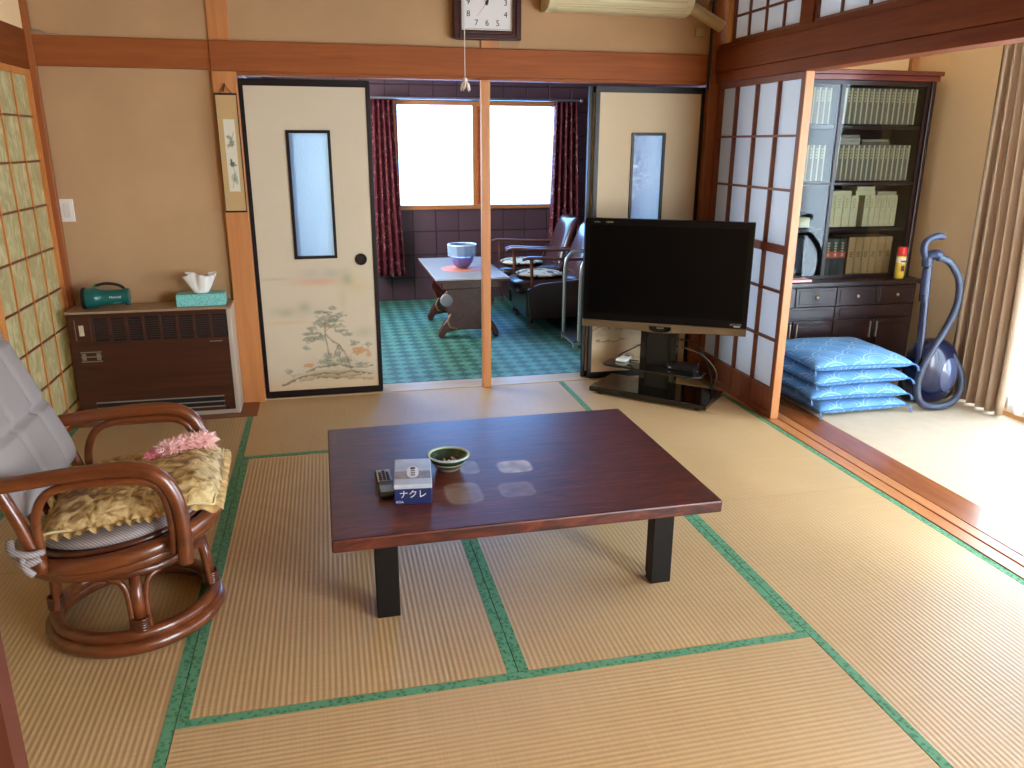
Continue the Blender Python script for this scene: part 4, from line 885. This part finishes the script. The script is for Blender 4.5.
def flatb(x0, x1, z, h, label, mt, grp=None, yf=-.275): tag(MB().box(x0, x1, yf, yf+.15, z, z+h-.001).box(x0, x1, yf-.001, yf, z+h*.55, z+h*.65).build('book', mt, bevel=.001), label, 'book', grp)
flatb(4.345, 4.475, 1.4365+Z0-.003, .02, 'grey book lying flat on the second-shelf volumes, lowest of its stack', flat1)
flatb(4.345, 4.475, 1.4575+Z0-.003, .018, 'grey book lying flat on the second-shelf volumes, middle of its stack', flat1)
flatb(4.35, 4.47, 1.4765+Z0-.003, .016, 'grey book lying flat on the second-shelf volumes, topmost of its stack', plain('mid_grey_book', '807a70', .6))
flatb(4.49, 4.68, 1.4365+Z0-.003, .016, 'thin dark book lying flat at middle of second shelf, lower one', plain('dark_grey_book', '5c584e', .6))
flatb(4.49, 4.67, 1.4535+Z0-.003, .014, 'thin pale-edged book lying flat at middle of second shelf, upper one', plain('olive_book', '8a846a', .6))
# third shelf
crb = plain('cream_cloth', 'cfc49c', .7, vary=.08, vscale=50)
g3 = 'thick cream volumes at the left of the third shelf'
b3 = book('book', 4.332, .954+Z0, .05, .185, .17, -.28, crb, 'thick cream volume on the third shelf, leftmost of the thick ones', 'book', g3)
for k in range(1, 4): copy_book(b3, 4.332+k*.0525, .954+Z0, 'thick cream volume on the third shelf, %s of the thick ones from left' % ORD[k])
g4 = 'slim cream volumes at the right of the third shelf'
b4 = book('book', 4.575, .954+Z0, .036, .185, .17, -.28, crb, 'slim cream volume on the third shelf, leftmost of the slim ones', 'book', g4)
for k in range(1, 6): copy_book(b4, 4.575+k*.0385, .954+Z0, 'slim cream volume on the third shelf, %s of the slim ones from left' % ORD[k])
flatb(4.33, 4.46, .954+Z0+.186, .028, 'cream book lying flat on the thick cream volumes', crb, None, -.28)
flatb(4.49, 4.62, .954+Z0+.186, .028, 'cream box book lying across the middle of the third shelf, under another', crb, None, -.28)
flatb(4.495, 4.615, .954+Z0+.2145, .024, 'topmost cream book at the middle of the third shelf', crb, None, -.28)
flatb(4.64, 4.77, .954+Z0+.186, .022, 'grey-green book lying flat on the slim cream volumes', plain('sage_book', 'a8a284', .7), None, -.28)
# bottom shelf
dkb = plain('black_green_cloth', '2c302c', .5); redl = plain('red_label', 'b8402c', .5); tanb = plain('tan_cloth', 'b08a5c', .7, vary=.06, vscale=40)
g5 = 'dark volumes with red spine labels on the bottom shelf'
b5 = book('book', 4.345, .65+Z0, .046, .235, .17, -.285, dkb, 'dark volume with red spine label on the bottom shelf, leftmost of three', 'book', g5, redl)
for k in range(1, 3): copy_book(b5, 4.345+k*.0485, .65+Z0, 'dark volume with red spine label on the bottom shelf, %s' % ('middle of three', 'rightmost of three')[k-1])
g6 = 'tan volumes on the bottom shelf'
b6 = book('book', 4.505, .65+Z0, .048, .240, .17, -.285, tanb, 'tan volume on the bottom shelf, next to the dark red-labelled volumes', 'book', g6, None, None, False)
m = MB()
for k in range(3): m.box(-.012, .010, -.0862, -.0854, .120+k*.012, .127+k*.012)
m.build('spine_title', plain('brown_print', '6a4a2c', .7), b6)
for k in range(1, 6): copy_book(b6, 4.505+k*.0515, .65+Z0, 'tan volume on the bottom shelf, %s of the tan row from left' % ORD[k])
# left bay
pf = thing('picture_frame', 'dark-framed picture standing in the left bay of the bookcase', 'picture frame', (4.14, -.2, .654))
MB().box(-.10, .10, -.01, .01, 0, .02).box(-.10, .10, -.01, .01, .23, .25).box(-.10, -.08, -.01, .01, .02, .23).box(.08, .10, -.01, .01, .02, .23).build('frame', dark_lacq, pf, bevel=.002)
MB().box(-.08, .08, -.004, .004, .02, .23).build('picture', plain('dark_picture', '2a303c', .4), pf)
MB().prism([(-.04, .021), (.0, .021), (-.005, .1), (-.002, .16), (-.02, .2), (-.035, .18), (-.04, .12)], 'xz', -.006, -.0045).build('pale_figure', plain('pale_print', 'a9bcc8', .5), pf)
flatb(4.04, 4.2, .954+Z0, .06, 'pale box lying in the left bay above the picture frame', crb)
pb = MB().box(3.93, 4.16, -.43, -.345, .654, .668).build('flat_pink_box', plain('pink_card', 'd8a8a8', .5), bevel=.002); tag(pb, 'flat pink packet on the bookcase ledge by the screen', 'packet')
sp = thing('spray_can', 'yellow spray can with red cap on the bookcase ledge', 'spray can', (4.775, -.40, .654))
MB().lathe([(.026, 0), (.028, .003), (.028, .135), (.024, .145)], seg=24).build('can', plain('yellow_tin', 'd8b838', .3), sp, smooth=True)
MB().lathe([(.0275, .137), (.0285, .14), (.0285, .185), (.025, .19)], seg=24).build('cap', plain('red_cap', 'd02c24', .35), sp, smooth=True)
MB().lathe([(.0284, .095), (.0284, .13)], seg=24).build('white_band', plain('can_white', 'e6dcc0', .4), sp, smooth=True)
MB().box(-.014, .008, -.0292, -.0275, .045, .078).build('dark_print', plain('can_brown', '6a3020', .5), sp)
MB().box(-.02, .016, -.0290, -.0272, .1, .11).build('dark_print', plain('can_black', '3a2a1c', .5), sp)

# ================================================================== floor cushions
def wave_fab():
    k = Nt('blue_wave_cotton')
    tc = k.n('ShaderNodeTexCoord'); sp_ = k.n('ShaderNodeSeparateXYZ'); k.l(tc.outputs['Object'], sp_.inputs[0])
    def M_(op, a, b=None, c=None):
        x = k.n('ShaderNodeMath', operation=op)
        for i_, q in enumerate((a, b, c)):
            if q is None: continue
            if isinstance(q, (int, float)): x.inputs[i_].default_value = q
            else: k.l(q, x.inputs[i_])
        return x.outputs[0]
    P_ = .17
    best = None
    v_ = M_('ADD', sp_.outputs[1], M_('MULTIPLY', sp_.outputs[2], 1.2))
    for off in (0, .5):
        uu = M_('SUBTRACT', M_('FRACT', M_('ADD', M_('DIVIDE', sp_.outputs[0], P_), 10.0+off)), .5)
        vv = M_('FRACT', M_('ADD', M_('DIVIDE', v_, P_*1.0), 10.0+off))
        d = M_('SQRT', M_('ADD', M_('MULTIPLY', uu, uu), M_('MULTIPLY', vv, vv)))
        ring = M_('MAXIMUM', M_('LESS_THAN', M_('ABSOLUTE', M_('SUBTRACT', d, .46)), .020), M_('LESS_THAN', M_('ABSOLUTE', M_('SUBTRACT', d, .3)), .012))
        best = ring if best is None else M_('MAXIMUM', best, ring)
    nz = k.n('ShaderNodeTexNoise', _Scale=6.0); k.l(tc.outputs['Object'], nz.inputs['Vector'])
    base = k.ramp(nz.outputs[0], [(.3, '5788b8'), (.7, '6c9cca')])
    mx = k.n('ShaderNodeMix', data_type='RGBA'); k.l(M_('MULTIPLY', best, .42), mx.inputs[0]); k.l(base, mx.inputs[6]); mx.inputs[7].default_value = lin('c4dcf0')
    k.l(mx.outputs[2], k.b.inputs['Base Color']); k.b.inputs['Roughness'].default_value = .8; k.b.inputs['Specular IOR Level'].default_value = .2; return k.m
wf = wave_fab()
def zab(name, loc, rz, w_, d, h, label, droop=0, dark=False, seed=0):
    t = thing(name, label, 'floor cushion', loc, rz, 'stack of blue floor cushions')
    def fn(u, v, s):
        uu, vv = 2*u-1, 2*v-1
        e = ((1-abs(uu)**4)*(1-abs(vv)**4))**.42
        pinch = 1-.07*(1-abs(uu)**2)*1
        px_ = uu*w_/2*(1-.07*(1-vv*vv)); py_ = vv*d/2*(1-.07*(1-uu*uu))
        px_, py_ = uu*w_/2*(1-.06*(1-abs(vv)**2)), vv*d/2*(1-.06*(1-abs(uu)**2))
        n = noise.noise(Vector((u*4+seed, v*4, seed)))*.008*e
        z = h*.5+(h*.5*e+n if s else -h*.5*e)
        z -= droop*(abs(uu)**3+abs(vv)**3)*.5*(1 if s or h*.5 > droop else 1)
        return (px_, py_, max(z, .0005))
    MB().grid(lambda u, v: fn(u, v, 1), 40, 36).grid(lambda u, v: fn(u, v, 0), 40, 36).build('cushion_cover', wf, t, smooth='all')
    pts = []
    for k in range(4):
        for q in np.linspace(0, 1, 14)[:-1]:
            u, v = [(q, 0), (1, q), (1-q, 1), (0, 1-q)][k]; pts.append(fn(u, v, 1))
    MB().tube(pts, .004, 6, True).build('seam', plain('blue_seam', '3a6ea4', .8), t, smooth='all')
    for sx, sy in ((-1, -1), (1, -1)):
        c = fn(0 if sx < 0 else 1, 0, 1); m = MB()
        for k in range(3): m.tube([c, (c[0]+sx*.006+.004*k, c[1]-.012, c[2]-.012), (c[0]+sx*.008+.006*k, c[1]-.016, max(c[2]-.05, .002))], [.003, .002, .002], 5)
        m.build('corner_tassel', plain('blue_tassel', '5a7ca8', .8), t, smooth='all')
    return t
lab = ['blue wave-patterned floor cushion, lowest of the stack', 'blue wave-patterned floor cushion, second from the bottom of the stack', 'blue wave-patterned floor cushion, third from the bottom of the stack', 'bright blue wave-patterned floor cushion on top of the stack']
zz = .006
for k, (h, rz, dx, dy, w_, d) in enumerate([(.088, 1, -.0, .0, .56, .52), (.088, -2, -.03, -.0, .59, .54), (.085, 1, -.035, .0, .59, .54), (.095, -2, -.03, .0, .60, .56)]):
    zab('floor_cushion', (4.185+dx, -.745+dy, zz), math.radians(rz), w_, d, h, lab[k], droop=.012 if k else 0, seed=k*3.1)
    zz += h-.003

# ================================================================== VACUUM CLEANER
vc = thing('vacuum_cleaner', 'navy canister vacuum cleaner standing on end with grey-blue hose', 'vacuum cleaner', (4.70, -.86, .005))
vb_ = plain('navy_plastic', '141a38', .25, coat=.3); vh = plain('slate_hose', '28324e', .4); vd = plain('dark_wheel', '1c2030', .4)
def hose_mat():
    k = Nt('ribbed_hose'); k.b.inputs['Base Color'].default_value = lin('343c50'); k.b.inputs['Roughness'].default_value = .4
    v = k.coords(); wv = k.n('ShaderNodeTexWave', wave_type='BANDS', bands_direction='Z', _Scale=40.0); k.l(v, wv.inputs['Vector']); k.bump(wv.outputs[0], .3, .004); return k.m
MB().ball((0, 0, .19), .15, .115, .19, 32, 20, .85).build('body', vb_, vc, smooth='all')
MB().ball((.03, -.068, .19), .085, .06, .12, 24, 16).build('front_cover', plain('clear_navy', '4c5474', .1, coat=.8), vc, smooth='all')
MB().lathe([(.001, -.012), (.075, -.012), (.082, 0), (.075, .012), (.001, .012)], (-.10, .03, .085), 28, 'x').build('wheel', vd, vc, smooth=True)
MB().lathe([(.001, -.012), (.075, -.012), (.082, 0), (.075, .012), (.001, .012)], (.13, .03, .085), 28, 'x').build('wheel', vd, vc, smooth=True)
def wv2(pts): return [(x-4.76, y+.80, z-.005) for x, y, z in pts]
hp = [(4.60, -.90, .862), (4.66, -.905, .845), (4.71, -.91, .80), (4.757, -.91, .723), (4.768, -.91, .611), (4.725, -.915, .488), (4.645, -.925, .359), (4.59, -.93, .246), (4.577, -.935, .128), (4.618, -.94, .05), (4.708, -.945, .026), (4.80, -.95, .045), (4.865, -.93, .10), (4.874, -.91, .19), (4.83, -.88, .29), (4.76, -.85, .345), (4.72, -.82, .36)]
MB().tube(smooth_path(wv2(hp), 8), .019, 12).build('hose', hose_mat(), vc, smooth='all')
MB().tube(wv2([(4.575, -.87, .86), (4.60, -.88, .35), (4.605, -.885, .2)]), .021, 14).tube(wv2([(4.578, -.87, .66), (4.581, -.87, .62)]), .024, 14).build('wand', vb_, vc, smooth=True)
MB().tube(wv2([(4.573, -.87, .80), (4.577, -.87, .66)]), .023, 14).build('wand_collar', vh, vc, smooth=True)
MB().tube(smooth_path(wv2([(4.572, -.87, .81), (4.57, -.87, .86), (4.60, -.89, .875), (4.62, -.90, .862)])), .028, 12).tube(smooth_path(wv2([(4.56, -.87, .85), (4.535, -.87, .90), (4.545, -.87, .945), (4.60, -.87, .97), (4.635, -.875, .968)])), [.018]*25, 12).build('handle', vh, vc, smooth='all')
MB().tube(wv2([(4.635, -.875, .968), (4.648, -.875, .963)]), .012, 10).build('handle_tip', plain('tip_dark', '20283c', .3), vc)

# ================================================================== CURTAINS
beige_c = plain('beige_curtain_cloth', 'b29c86', .9, spec=.1, bump=.3, bscale=400)
cu = thing('beige_curtain', 'pleated beige floor-length curtain at the right of the veranda', 'curtain', (4.91, -1.0, .02))
def curt(u, v):
    yy = -.765 + (-.435+.11*v*v)*u; amp = .03*(1-.3*v)
    return (4.91+amp*math.sin(u*2*PI*6+.4*math.sin(3*v)), yy+.006*math.sin(u*2*PI*13), .02+v*1.96)
MB().sheet(curt, 160, 30, (.003, 0, 0)).build('cloth', beige_c, cu, smooth='all', world=True)
lace_m = Nt('white_lace'); lace_m.t.nodes.remove(lace_m.b)
la = lace_m.n('ShaderNodeBsdfTransparent', _Color=(1, 1, 1, 1)); lb = lace_m.n('ShaderNodeBsdfTranslucent', _Color=lin('eef2f6')); ld = lace_m.n('ShaderNodeBsdfDiffuse', _Color=lin('eef2f6'))
l1 = lace_m.n('ShaderNodeMixShader'); l1.inputs[0].default_value = .5; l2 = lace_m.n('ShaderNodeMixShader'); l2.inputs[0].default_value = .80
lace_m.l(lb.outputs[0], l1.inputs[1]); lace_m.l(ld.outputs[0], l1.inputs[2]); lace_m.l(la.outputs[0], l2.inputs[1]); lace_m.l(l1.outputs[0], l2.inputs[2]); lace_m.l(l2.outputs[0], lace_m.out.inputs[0])
lc = thing('lace_curtain', 'sheer white lace curtain glowing over the veranda glass doors', 'curtain', (4.975, -2.4, .03))
MB().grid(lambda u, v: (4.972+.012*math.sin(u*2*PI*26+.6*math.sin(4*v)), -1.16-2.4*u, .03+v*1.95), 420, 4).build('cloth', lace_m.m, lc, smooth='all', world=True)
rd = MB().tube([(4.93, -3.4, 2.0), (4.93, -.75, 2.0)], .012, 10).build('curtain_rail', alu); tag(rd, 'slim metal curtain rail above the veranda glass doors', 'curtain rail')
def red_fab():
    k = Nt('crimson_patterned_cloth'); v = k.coords((1, 1, .8)); nz = k.n('ShaderNodeTexNoise', _Scale=7.0, _Detail=2.0, _Distortion=2.2); k.l(v, nz.inputs['Vector'])
    n2 = k.n('ShaderNodeTexNoise', _Scale=26.0, _Detail=2.0); k.l(v, n2.inputs['Vector'])
    a = k.n('ShaderNodeMath', operation='SUBTRACT'); a.inputs[1].default_value = .5; k.l(nz.outputs[0], a.inputs[0]); b = k.n('ShaderNodeMath', operation='ABSOLUTE'); k.l(a.outputs[0], b.inputs[0])
    line = k.n('ShaderNodeMath', operation='LESS_THAN'); line.inputs[1].default_value = .013; k.l(b.outputs[0], line.inputs[0])
    g = k.n('ShaderNodeMath', operation='GREATER_THAN'); g.inputs[1].default_value = .5; k.l(n2.outputs[0], g.inputs[0]); mm = k.n('ShaderNodeMath', operation='MULTIPLY'); k.l(line.outputs[0], mm.inputs[0]); k.l(g.outputs[0], mm.inputs[1])
    mx = k.n('ShaderNodeMix', data_type='RGBA'); k.l(mm.outputs[0], mx.inputs[0]); mx.inputs[6].default_value = lin('5c1020'); mx.inputs[7].default_value = lin('b08478')
    k.l(mx.outputs[2], k.b.inputs['Base Color']); k.b.inputs['Roughness'].default_value = .75; return k.m
rf = red_fab()
def redc(xa0, xa1, xb0, xb1, zb, label, ph):
    t = thing('red_curtain', label, 'curtain', ((xa0+xa1)/2, 2.79, zb))
    def fn(u, v):
        l = xb0+(xa0-xb0)*v**.8; r = xb1+(xa1-xb1)*v**.8
        return (l+(r-l)*u, 2.79+.022*math.sin(u*2*PI*4.5+ph+.5*math.sin(2*v)), zb+v*(1.80-zb))
    MB().sheet(fn, 90, 30, (0, .003, 0)).build('cloth', rf, t, smooth='all', world=True)
redc(1.80, 1.99, 1.76, 2.06, .25, 'crimson patterned curtain hanging left of the far window', 0)
redc(3.47, 3.68, 3.42, 3.75, .30, 'crimson patterned curtain hanging right of the far window', 2)
t = thing('curtain_rod', 'thin silver curtain rod above the far window', 'curtain rod', (2.75, 2.79, 1.815))
MB().tube([(-1.0, 0, 0), (.97, 0, 0)], .011, 10).build('rod', plain('silver_rod', 'a8a8b4', .3, metal=.8), t)
for x in (-1, .97): MB().ball((x, 0, 0), .018, .018, .018, 12, 8).build('finial', plain('silver_knob', 'a8a8b4', .3, metal=.8), t, smooth='all')
tag(MB().box(1.70, 1.745, 2.86, 2.9, 1.86, 1.95).build('wall_bracket', plain('pale_blue_plastic', 'a8c4c8', .5), bevel=.004), 'small pale blue fitting high on the maroon wall, left', 'wall fitting')

# ================================================================== FAR ROOM furniture
ct = thing('coffee_table', 'ornate dark coffee table with pale glass top in the far room', 'coffee table', (2.385, 1.64, .004))
cwd = wood('carved_mahogany', '34120e', '5a261c', 1, .3, coat=.3)
MB().box(-.27, .27, -.55, .55, .455, .475).build('apron', cwd, ct, bevel=.004)
MB().box(-.225, .225, -.5, .5, .40, .455).build('frieze', cwd, ct, bevel=.008)
MB().box(-.275, .275, -.56, .56, .476, .49).build('table_top', plain('pale_reflection_top', 'dde4e8', .14, coat=.8), ct, bevel=.003)  # pale glass, whitened further with the window's reflection put into the colour
for sy in (-1, 1):
    yb_ = sy*.33
    pr = [(-.20, 0), (-.17, .045), (-.12, .055), (-.06, .06), (0, .062), (.06, .06), (.12, .055), (.17, .045), (.20, 0), (.23, .0), (.235, .03), (.20, .10), (.15, .16), (.17, .22), (.20, .28), (.19, .33), (.16, .37), (.20, .40), (-.20, .40), (-.16, .37), (-.19, .33), (-.20, .28), (-.17, .22), (-.15, .16), (-.20, .10), (-.235, .03), (-.23, .0)]
    MB().prism(pr, 'xz', yb_-.03, yb_+.03).build('trestle_leg', cwd, ct, bevel=.008)
    MB().lathe([(.02, -.05), (.045, -.045), (.05, -.03), (.045, -.028)], (-.17, yb_, .295), 20, 'y').build('carved_rosette', plain('rosette_grey', '8c8c90', .4), ct, smooth=True) if sy < 0 else None
    MB().tube([(-.14, yb_-.033, .19), (-.165, yb_-.033, .14), (-.15, yb_-.033, .09), (-.09, yb_-.033, .07)], .008, 8).build('carved_scroll', wood('worn_carving', '8a6a4c', 'a07c5c', 0), ct, smooth='all')
MB().box(-.10, .10, -.3, .3, .15, .175).build('stretcher_shelf', cwd, ct, bevel=.004)
dish = MB().lathe([(.03, 0), (.05, .006), (.085, .03), (.09, .05), (.084, .048), (.05, .014), (.001, .010)], seg=28).build('glass_dish', glass('smoke_glass', '9cb0b8'), smooth='all'); dish.location = (2.43, 1.475, .180); tag(dish, 'shallow glass dish on the lower shelf of the coffee table', 'dish')
dl = MB().lathe([(.001, 0), (.165, 0), (.165, .003), (.001, .003)], seg=36).build('reflection_disc', plain('coral_reflection', 'dc8468', .7, vary=.2, vscale=30)); dl.location = (2.385, 1.56, .4945); tag(dl, 'round coral disc for the reddish reflection under the crystal bowl', 'reflection disc')  # coral disc laid in as a reddish reflection below the bowl
cb_ = thing('crystal_bowl', 'cut crystal bowl tinted violet-blue on the coffee table', 'glass bowl', (2.385, 1.56, .498))
kg = Nt('violet_crystal'); kg.b.inputs['Base Color'].default_value = lin('a49ce4'); kg.b.inputs['Roughness'].default_value = .08; kg.b.inputs['Transmission Weight'].default_value = .65; kg.b.inputs['IOR'].default_value = 1.45
kb = Nt('pale_blue_crystal'); kb.b.inputs['Base Color'].default_value = lin('c4dcf4'); kb.b.inputs['Roughness'].default_value = .08; kb.b.inputs['Transmission Weight'].default_value = .6
def facet(prof, m, seg=48):
    rings = []
    for r, h in prof:
        rings.append([m.bm.verts.new((r*(1+.03*math.cos(12*2*PI*k/seg))*math.cos(2*PI*k/seg), r*(1+.03*math.cos(12*2*PI*k/seg))*math.sin(2*PI*k/seg), h)) for k in range(seg)])
    for A, B in zip(rings[:-1], rings[1:]):
        for k in range(seg): m._f([A[k], A[(k+1) % seg], B[(k+1) % seg], B[k]])
    m._f(rings[0][::-1]); m._f(rings[-1]); return m
facet([(.035, .0), (.06, .02), (.085, .055), (.098, .09), (.092, .092), (.078, .06), (.05, .026), (.001, .015)], MB()).build('lower_bowl', kg.m, cb_, smooth=True)
facet([(.098, .091), (.112, .10), (.108, .115), (.114, .13), (.110, .145), (.115, .16), (.112, .18), (.106, .182), (.104, .15), (.1, .12), (.093, .092)], MB()).build('upper_bowl', kb.m, cb_, smooth=True)
MB().tube(circle(.110, .183, 40), .005, 8, True).build('rim', plain('rim_glass', 'e4f0fa', .08), cb_, smooth='all')
leather = plain('brown_leather', '38201f', .28, coat=.3, bump=.2, bscale=120, vary=.15); lcb = plain('leather_back', '4a2c2c', .25, coat=.4)
armw = wood('arm_wood', '5c3020', '7c4a34', 0, .3, coat=.3)
def lace():
    k = Nt('cream_patterned_cloth'); v = k.coords(); n = k.n('ShaderNodeTexNoise', _Scale=16.0, _Detail=1.0, _Distortion=1.0); k.l(v, n.inputs['Vector'])
    k.l(k.ramp(n.outputs[0], [(.60, 'd8ccae'), (.64, '3a322c')]), k.b.inputs['Base Color']); k.b.inputs['Roughness'].default_value = .9; return k.m
lcm = lace()
def armchair(loc, label):
    t = thing('leather_armchair', label, 'armchair', loc, 0, 'dark leather armchairs in the far room')
    # faces -x; local origin under the centre
    MB().box(-.30, .30, -.27, .27, .09, .30).build('seat_base', leather, t, bevel=.02)
    m = MB().ball((-.04, 0, .32), .34, .235, .075, 32, 16, .5); m.build('seat', leather, t, smooth='all')
    def bk(u, v, s):
        uu = 2*u-1; e = (1-abs(uu)**4)**.5*(1-abs(2*v-1)**6)**.5
        return (.17+.17*v+(-.065*e if s else .03*e)+.0, uu*.25*(1-.12*v*v), .36+.46*v)
    MB().grid(lambda u, v: bk(u, v, 1), 24, 24).grid(lambda u, v: bk(u, v, 0), 24, 24).build('backrest', lcb, t, smooth='all')
    for s in (-1, 1):
        MB().tube(smooth_path([(.24, s*.285, .555), (.1, s*.29, .555), (-.1, s*.295, .565), (-.28, s*.295, .575), (-.34, s*.29, .56)]), [.022]*25, 10, flat=.6).build('arm', armw, t, smooth='all')
        MB().prism([(-.28, .09), (.28, .09), (.26, .54), (.2, .54), (.14, .40), (-.2, .37), (-.30, .33)], 'xz', s*.305-.02, s*.305+.02).build('side_panel', leather, t, bevel=.01)
        MB().tube([(-.26, s*.30, .33), (-.27, s*.30, .57)], .014, 8).build('arm_support', armw, t)
        for x in (-.25, .25):
            MB().lathe([(.022, -.012), (.022, .012)], (x, s*.26, .024), 14, 'y').build('caster', plain('caster_grey', '5a5a5a', .4), t)
            MB().tube([(x, s*.26, .03), (x, s*.26, .095)], .012, 8).build('caster_stem', dk, t)
    return t
armchair((3.18, 1.72, .004), 'dark brown leather armchair nearest the centre post in far room')
armchair((3.20, 2.42, .004), 'dark brown leather armchair farther back, under the crimson curtain')
def throw(loc, label):
    t = thing('seat_cloth', label, 'seat cloth', loc)
    m = MB(); m.ball((0, 0, .018), .19, .17, .018, 30, 14, .7)
    for v in m.bm.verts: v.co.z += .012*noise.noise(v.co*9)
    m.build('cloth', lcm, t, smooth='all')
throw((3.05, 1.70, .397), 'cream cloth with dark pattern on the nearer leather armchair'); throw((3.07, 2.40, .397), 'cream cloth with dark pattern on the farther leather armchair')
tr2 = thing('tubular_trolley', 'grey tubular steel trolley beside the nearer leather armchair', 'trolley', (3.12, .9, .004))
stl = plain('satin_steel', 'b4bab4', .3, metal=.7)
for x0, y0 in ((-.045, .16), (-.02, -.15)):
    MB().tube(smooth_path([(x0, y0, .03), (x0, y0, .30), (x0+.004, y0, .56), (x0+.03, y0, .635), (x0+.09, y0, .665), (x0+.32, y0, .672)], 6), .014, 10).build('handle_frame', stl, tr2, smooth='all')
MB().box(-.06, .30, -.16, .17, .045, .06).build('platform', plain('dark_platform', '34343a', .4), tr2, bevel=.004)
MB().tube([(-.05, -.16, .04), (-.05, .17, .04)], .012, 8).tube([(-.05, -.16, .04), (.30, -.16, .04)], .012, 8).build('lower_rail', stl, tr2)
for x, y in ((-.04, -.14), (-.04, .16), (.28, -.14), (.28, .16)): MB().lathe([(.02, -.01), (.02, .01)], (x, y, .02), 12, 'y').build('caster', plain('white_caster', 'b8bcb8', .4), tr2)

# ================================================================== sub-parts: pieces that belong to one part of their thing
def stem_of(o): return o.name.split('.')[0]
NEST = {'wall_clock': {'numeral': 'face', 'gold_border': 'face', 'hub': 'face'}, 'gas_heater': {'outlet_louvre': 'outlet_slot', 'grille': 'grille_back', 'maker_badge': 'front_panel', 'indicator_window': 'front_panel', 'trim_line': 'front_panel', 'name_strip': 'front_panel', 'screw': 'front_panel'},
        'television': {'small_lettering': 'housing', 'sticker': 'housing', 'centre_badge': 'speaker_bar'}, 'tv_stand': {'column_panel': 'column', 'foot': 'base'}, 'remote_control': {'button': 'keypad_plate'},
        'tissue_box': {'brand_lettering': 'box_body', 'small_lettering': 'box_body', 'printed_band': 'box_top', 'white_slot_label': 'box_top', 'printed_mark': 'box_top'}, 'ashtray': {'rim': 'bowl', 'pale_foot': 'bowl'},
        'flashlight': {'lettering': 'barrel', 'small_print': 'barrel', 'lens_rim': 'barrel', 'end_cap': 'barrel', 'switch_button': 'handle'}, 'hanging_scroll': {'painting': 'mount', 'border_rods': 'mount'},
        'light_switch': {'rocker': 'plate'}, 'air_conditioner': {'louvre': 'body', 'end_cap': 'body'}, 'frilled_cushion': {'piping': 'pillow'}, 'floor_cushion': {'seam': 'cushion_cover', 'corner_tassel': 'cushion_cover'},
        'vacuum_cleaner': {'front_cover': 'body', 'wheel': 'body', 'wand_collar': 'wand', 'handle_tip': 'handle'}, 'spray_can': {'white_band': 'can', 'dark_print': 'can'}, 'picture_frame': {'pale_figure': 'picture'},
        'crystal_bowl': {'rim': 'upper_bowl'}, 'coffee_table': {'carved_rosette': 'trestle_leg', 'frieze': 'apron'}, 'curtain_rod': {'finial': 'rod'}, 'tv_remote': {'display': 'case'}, 'set_top_box': {'front_button': 'case'},
        'tubular_trolley': {'caster': 'platform'}, 'rattan_chair': {'cane_binding': 'leg'}, 'leather_armchair': {'caster_stem': 'caster', 'arm_support': 'arm'}}
for root in [o for o in C.objects if o.parent is None and stem_of(o) in NEST]:
    rules = NEST[stem_of(root)]; kids = list(root.children)
    for k_, host in rules.items():
        subs = [c for c in kids if stem_of(c) == k_]; hosts = [c for c in kids if stem_of(c) == host]
        if not hosts: continue
        for i_, c in enumerate(subs): c.parent = hosts[i_ if len(hosts) == len(subs) else 0]
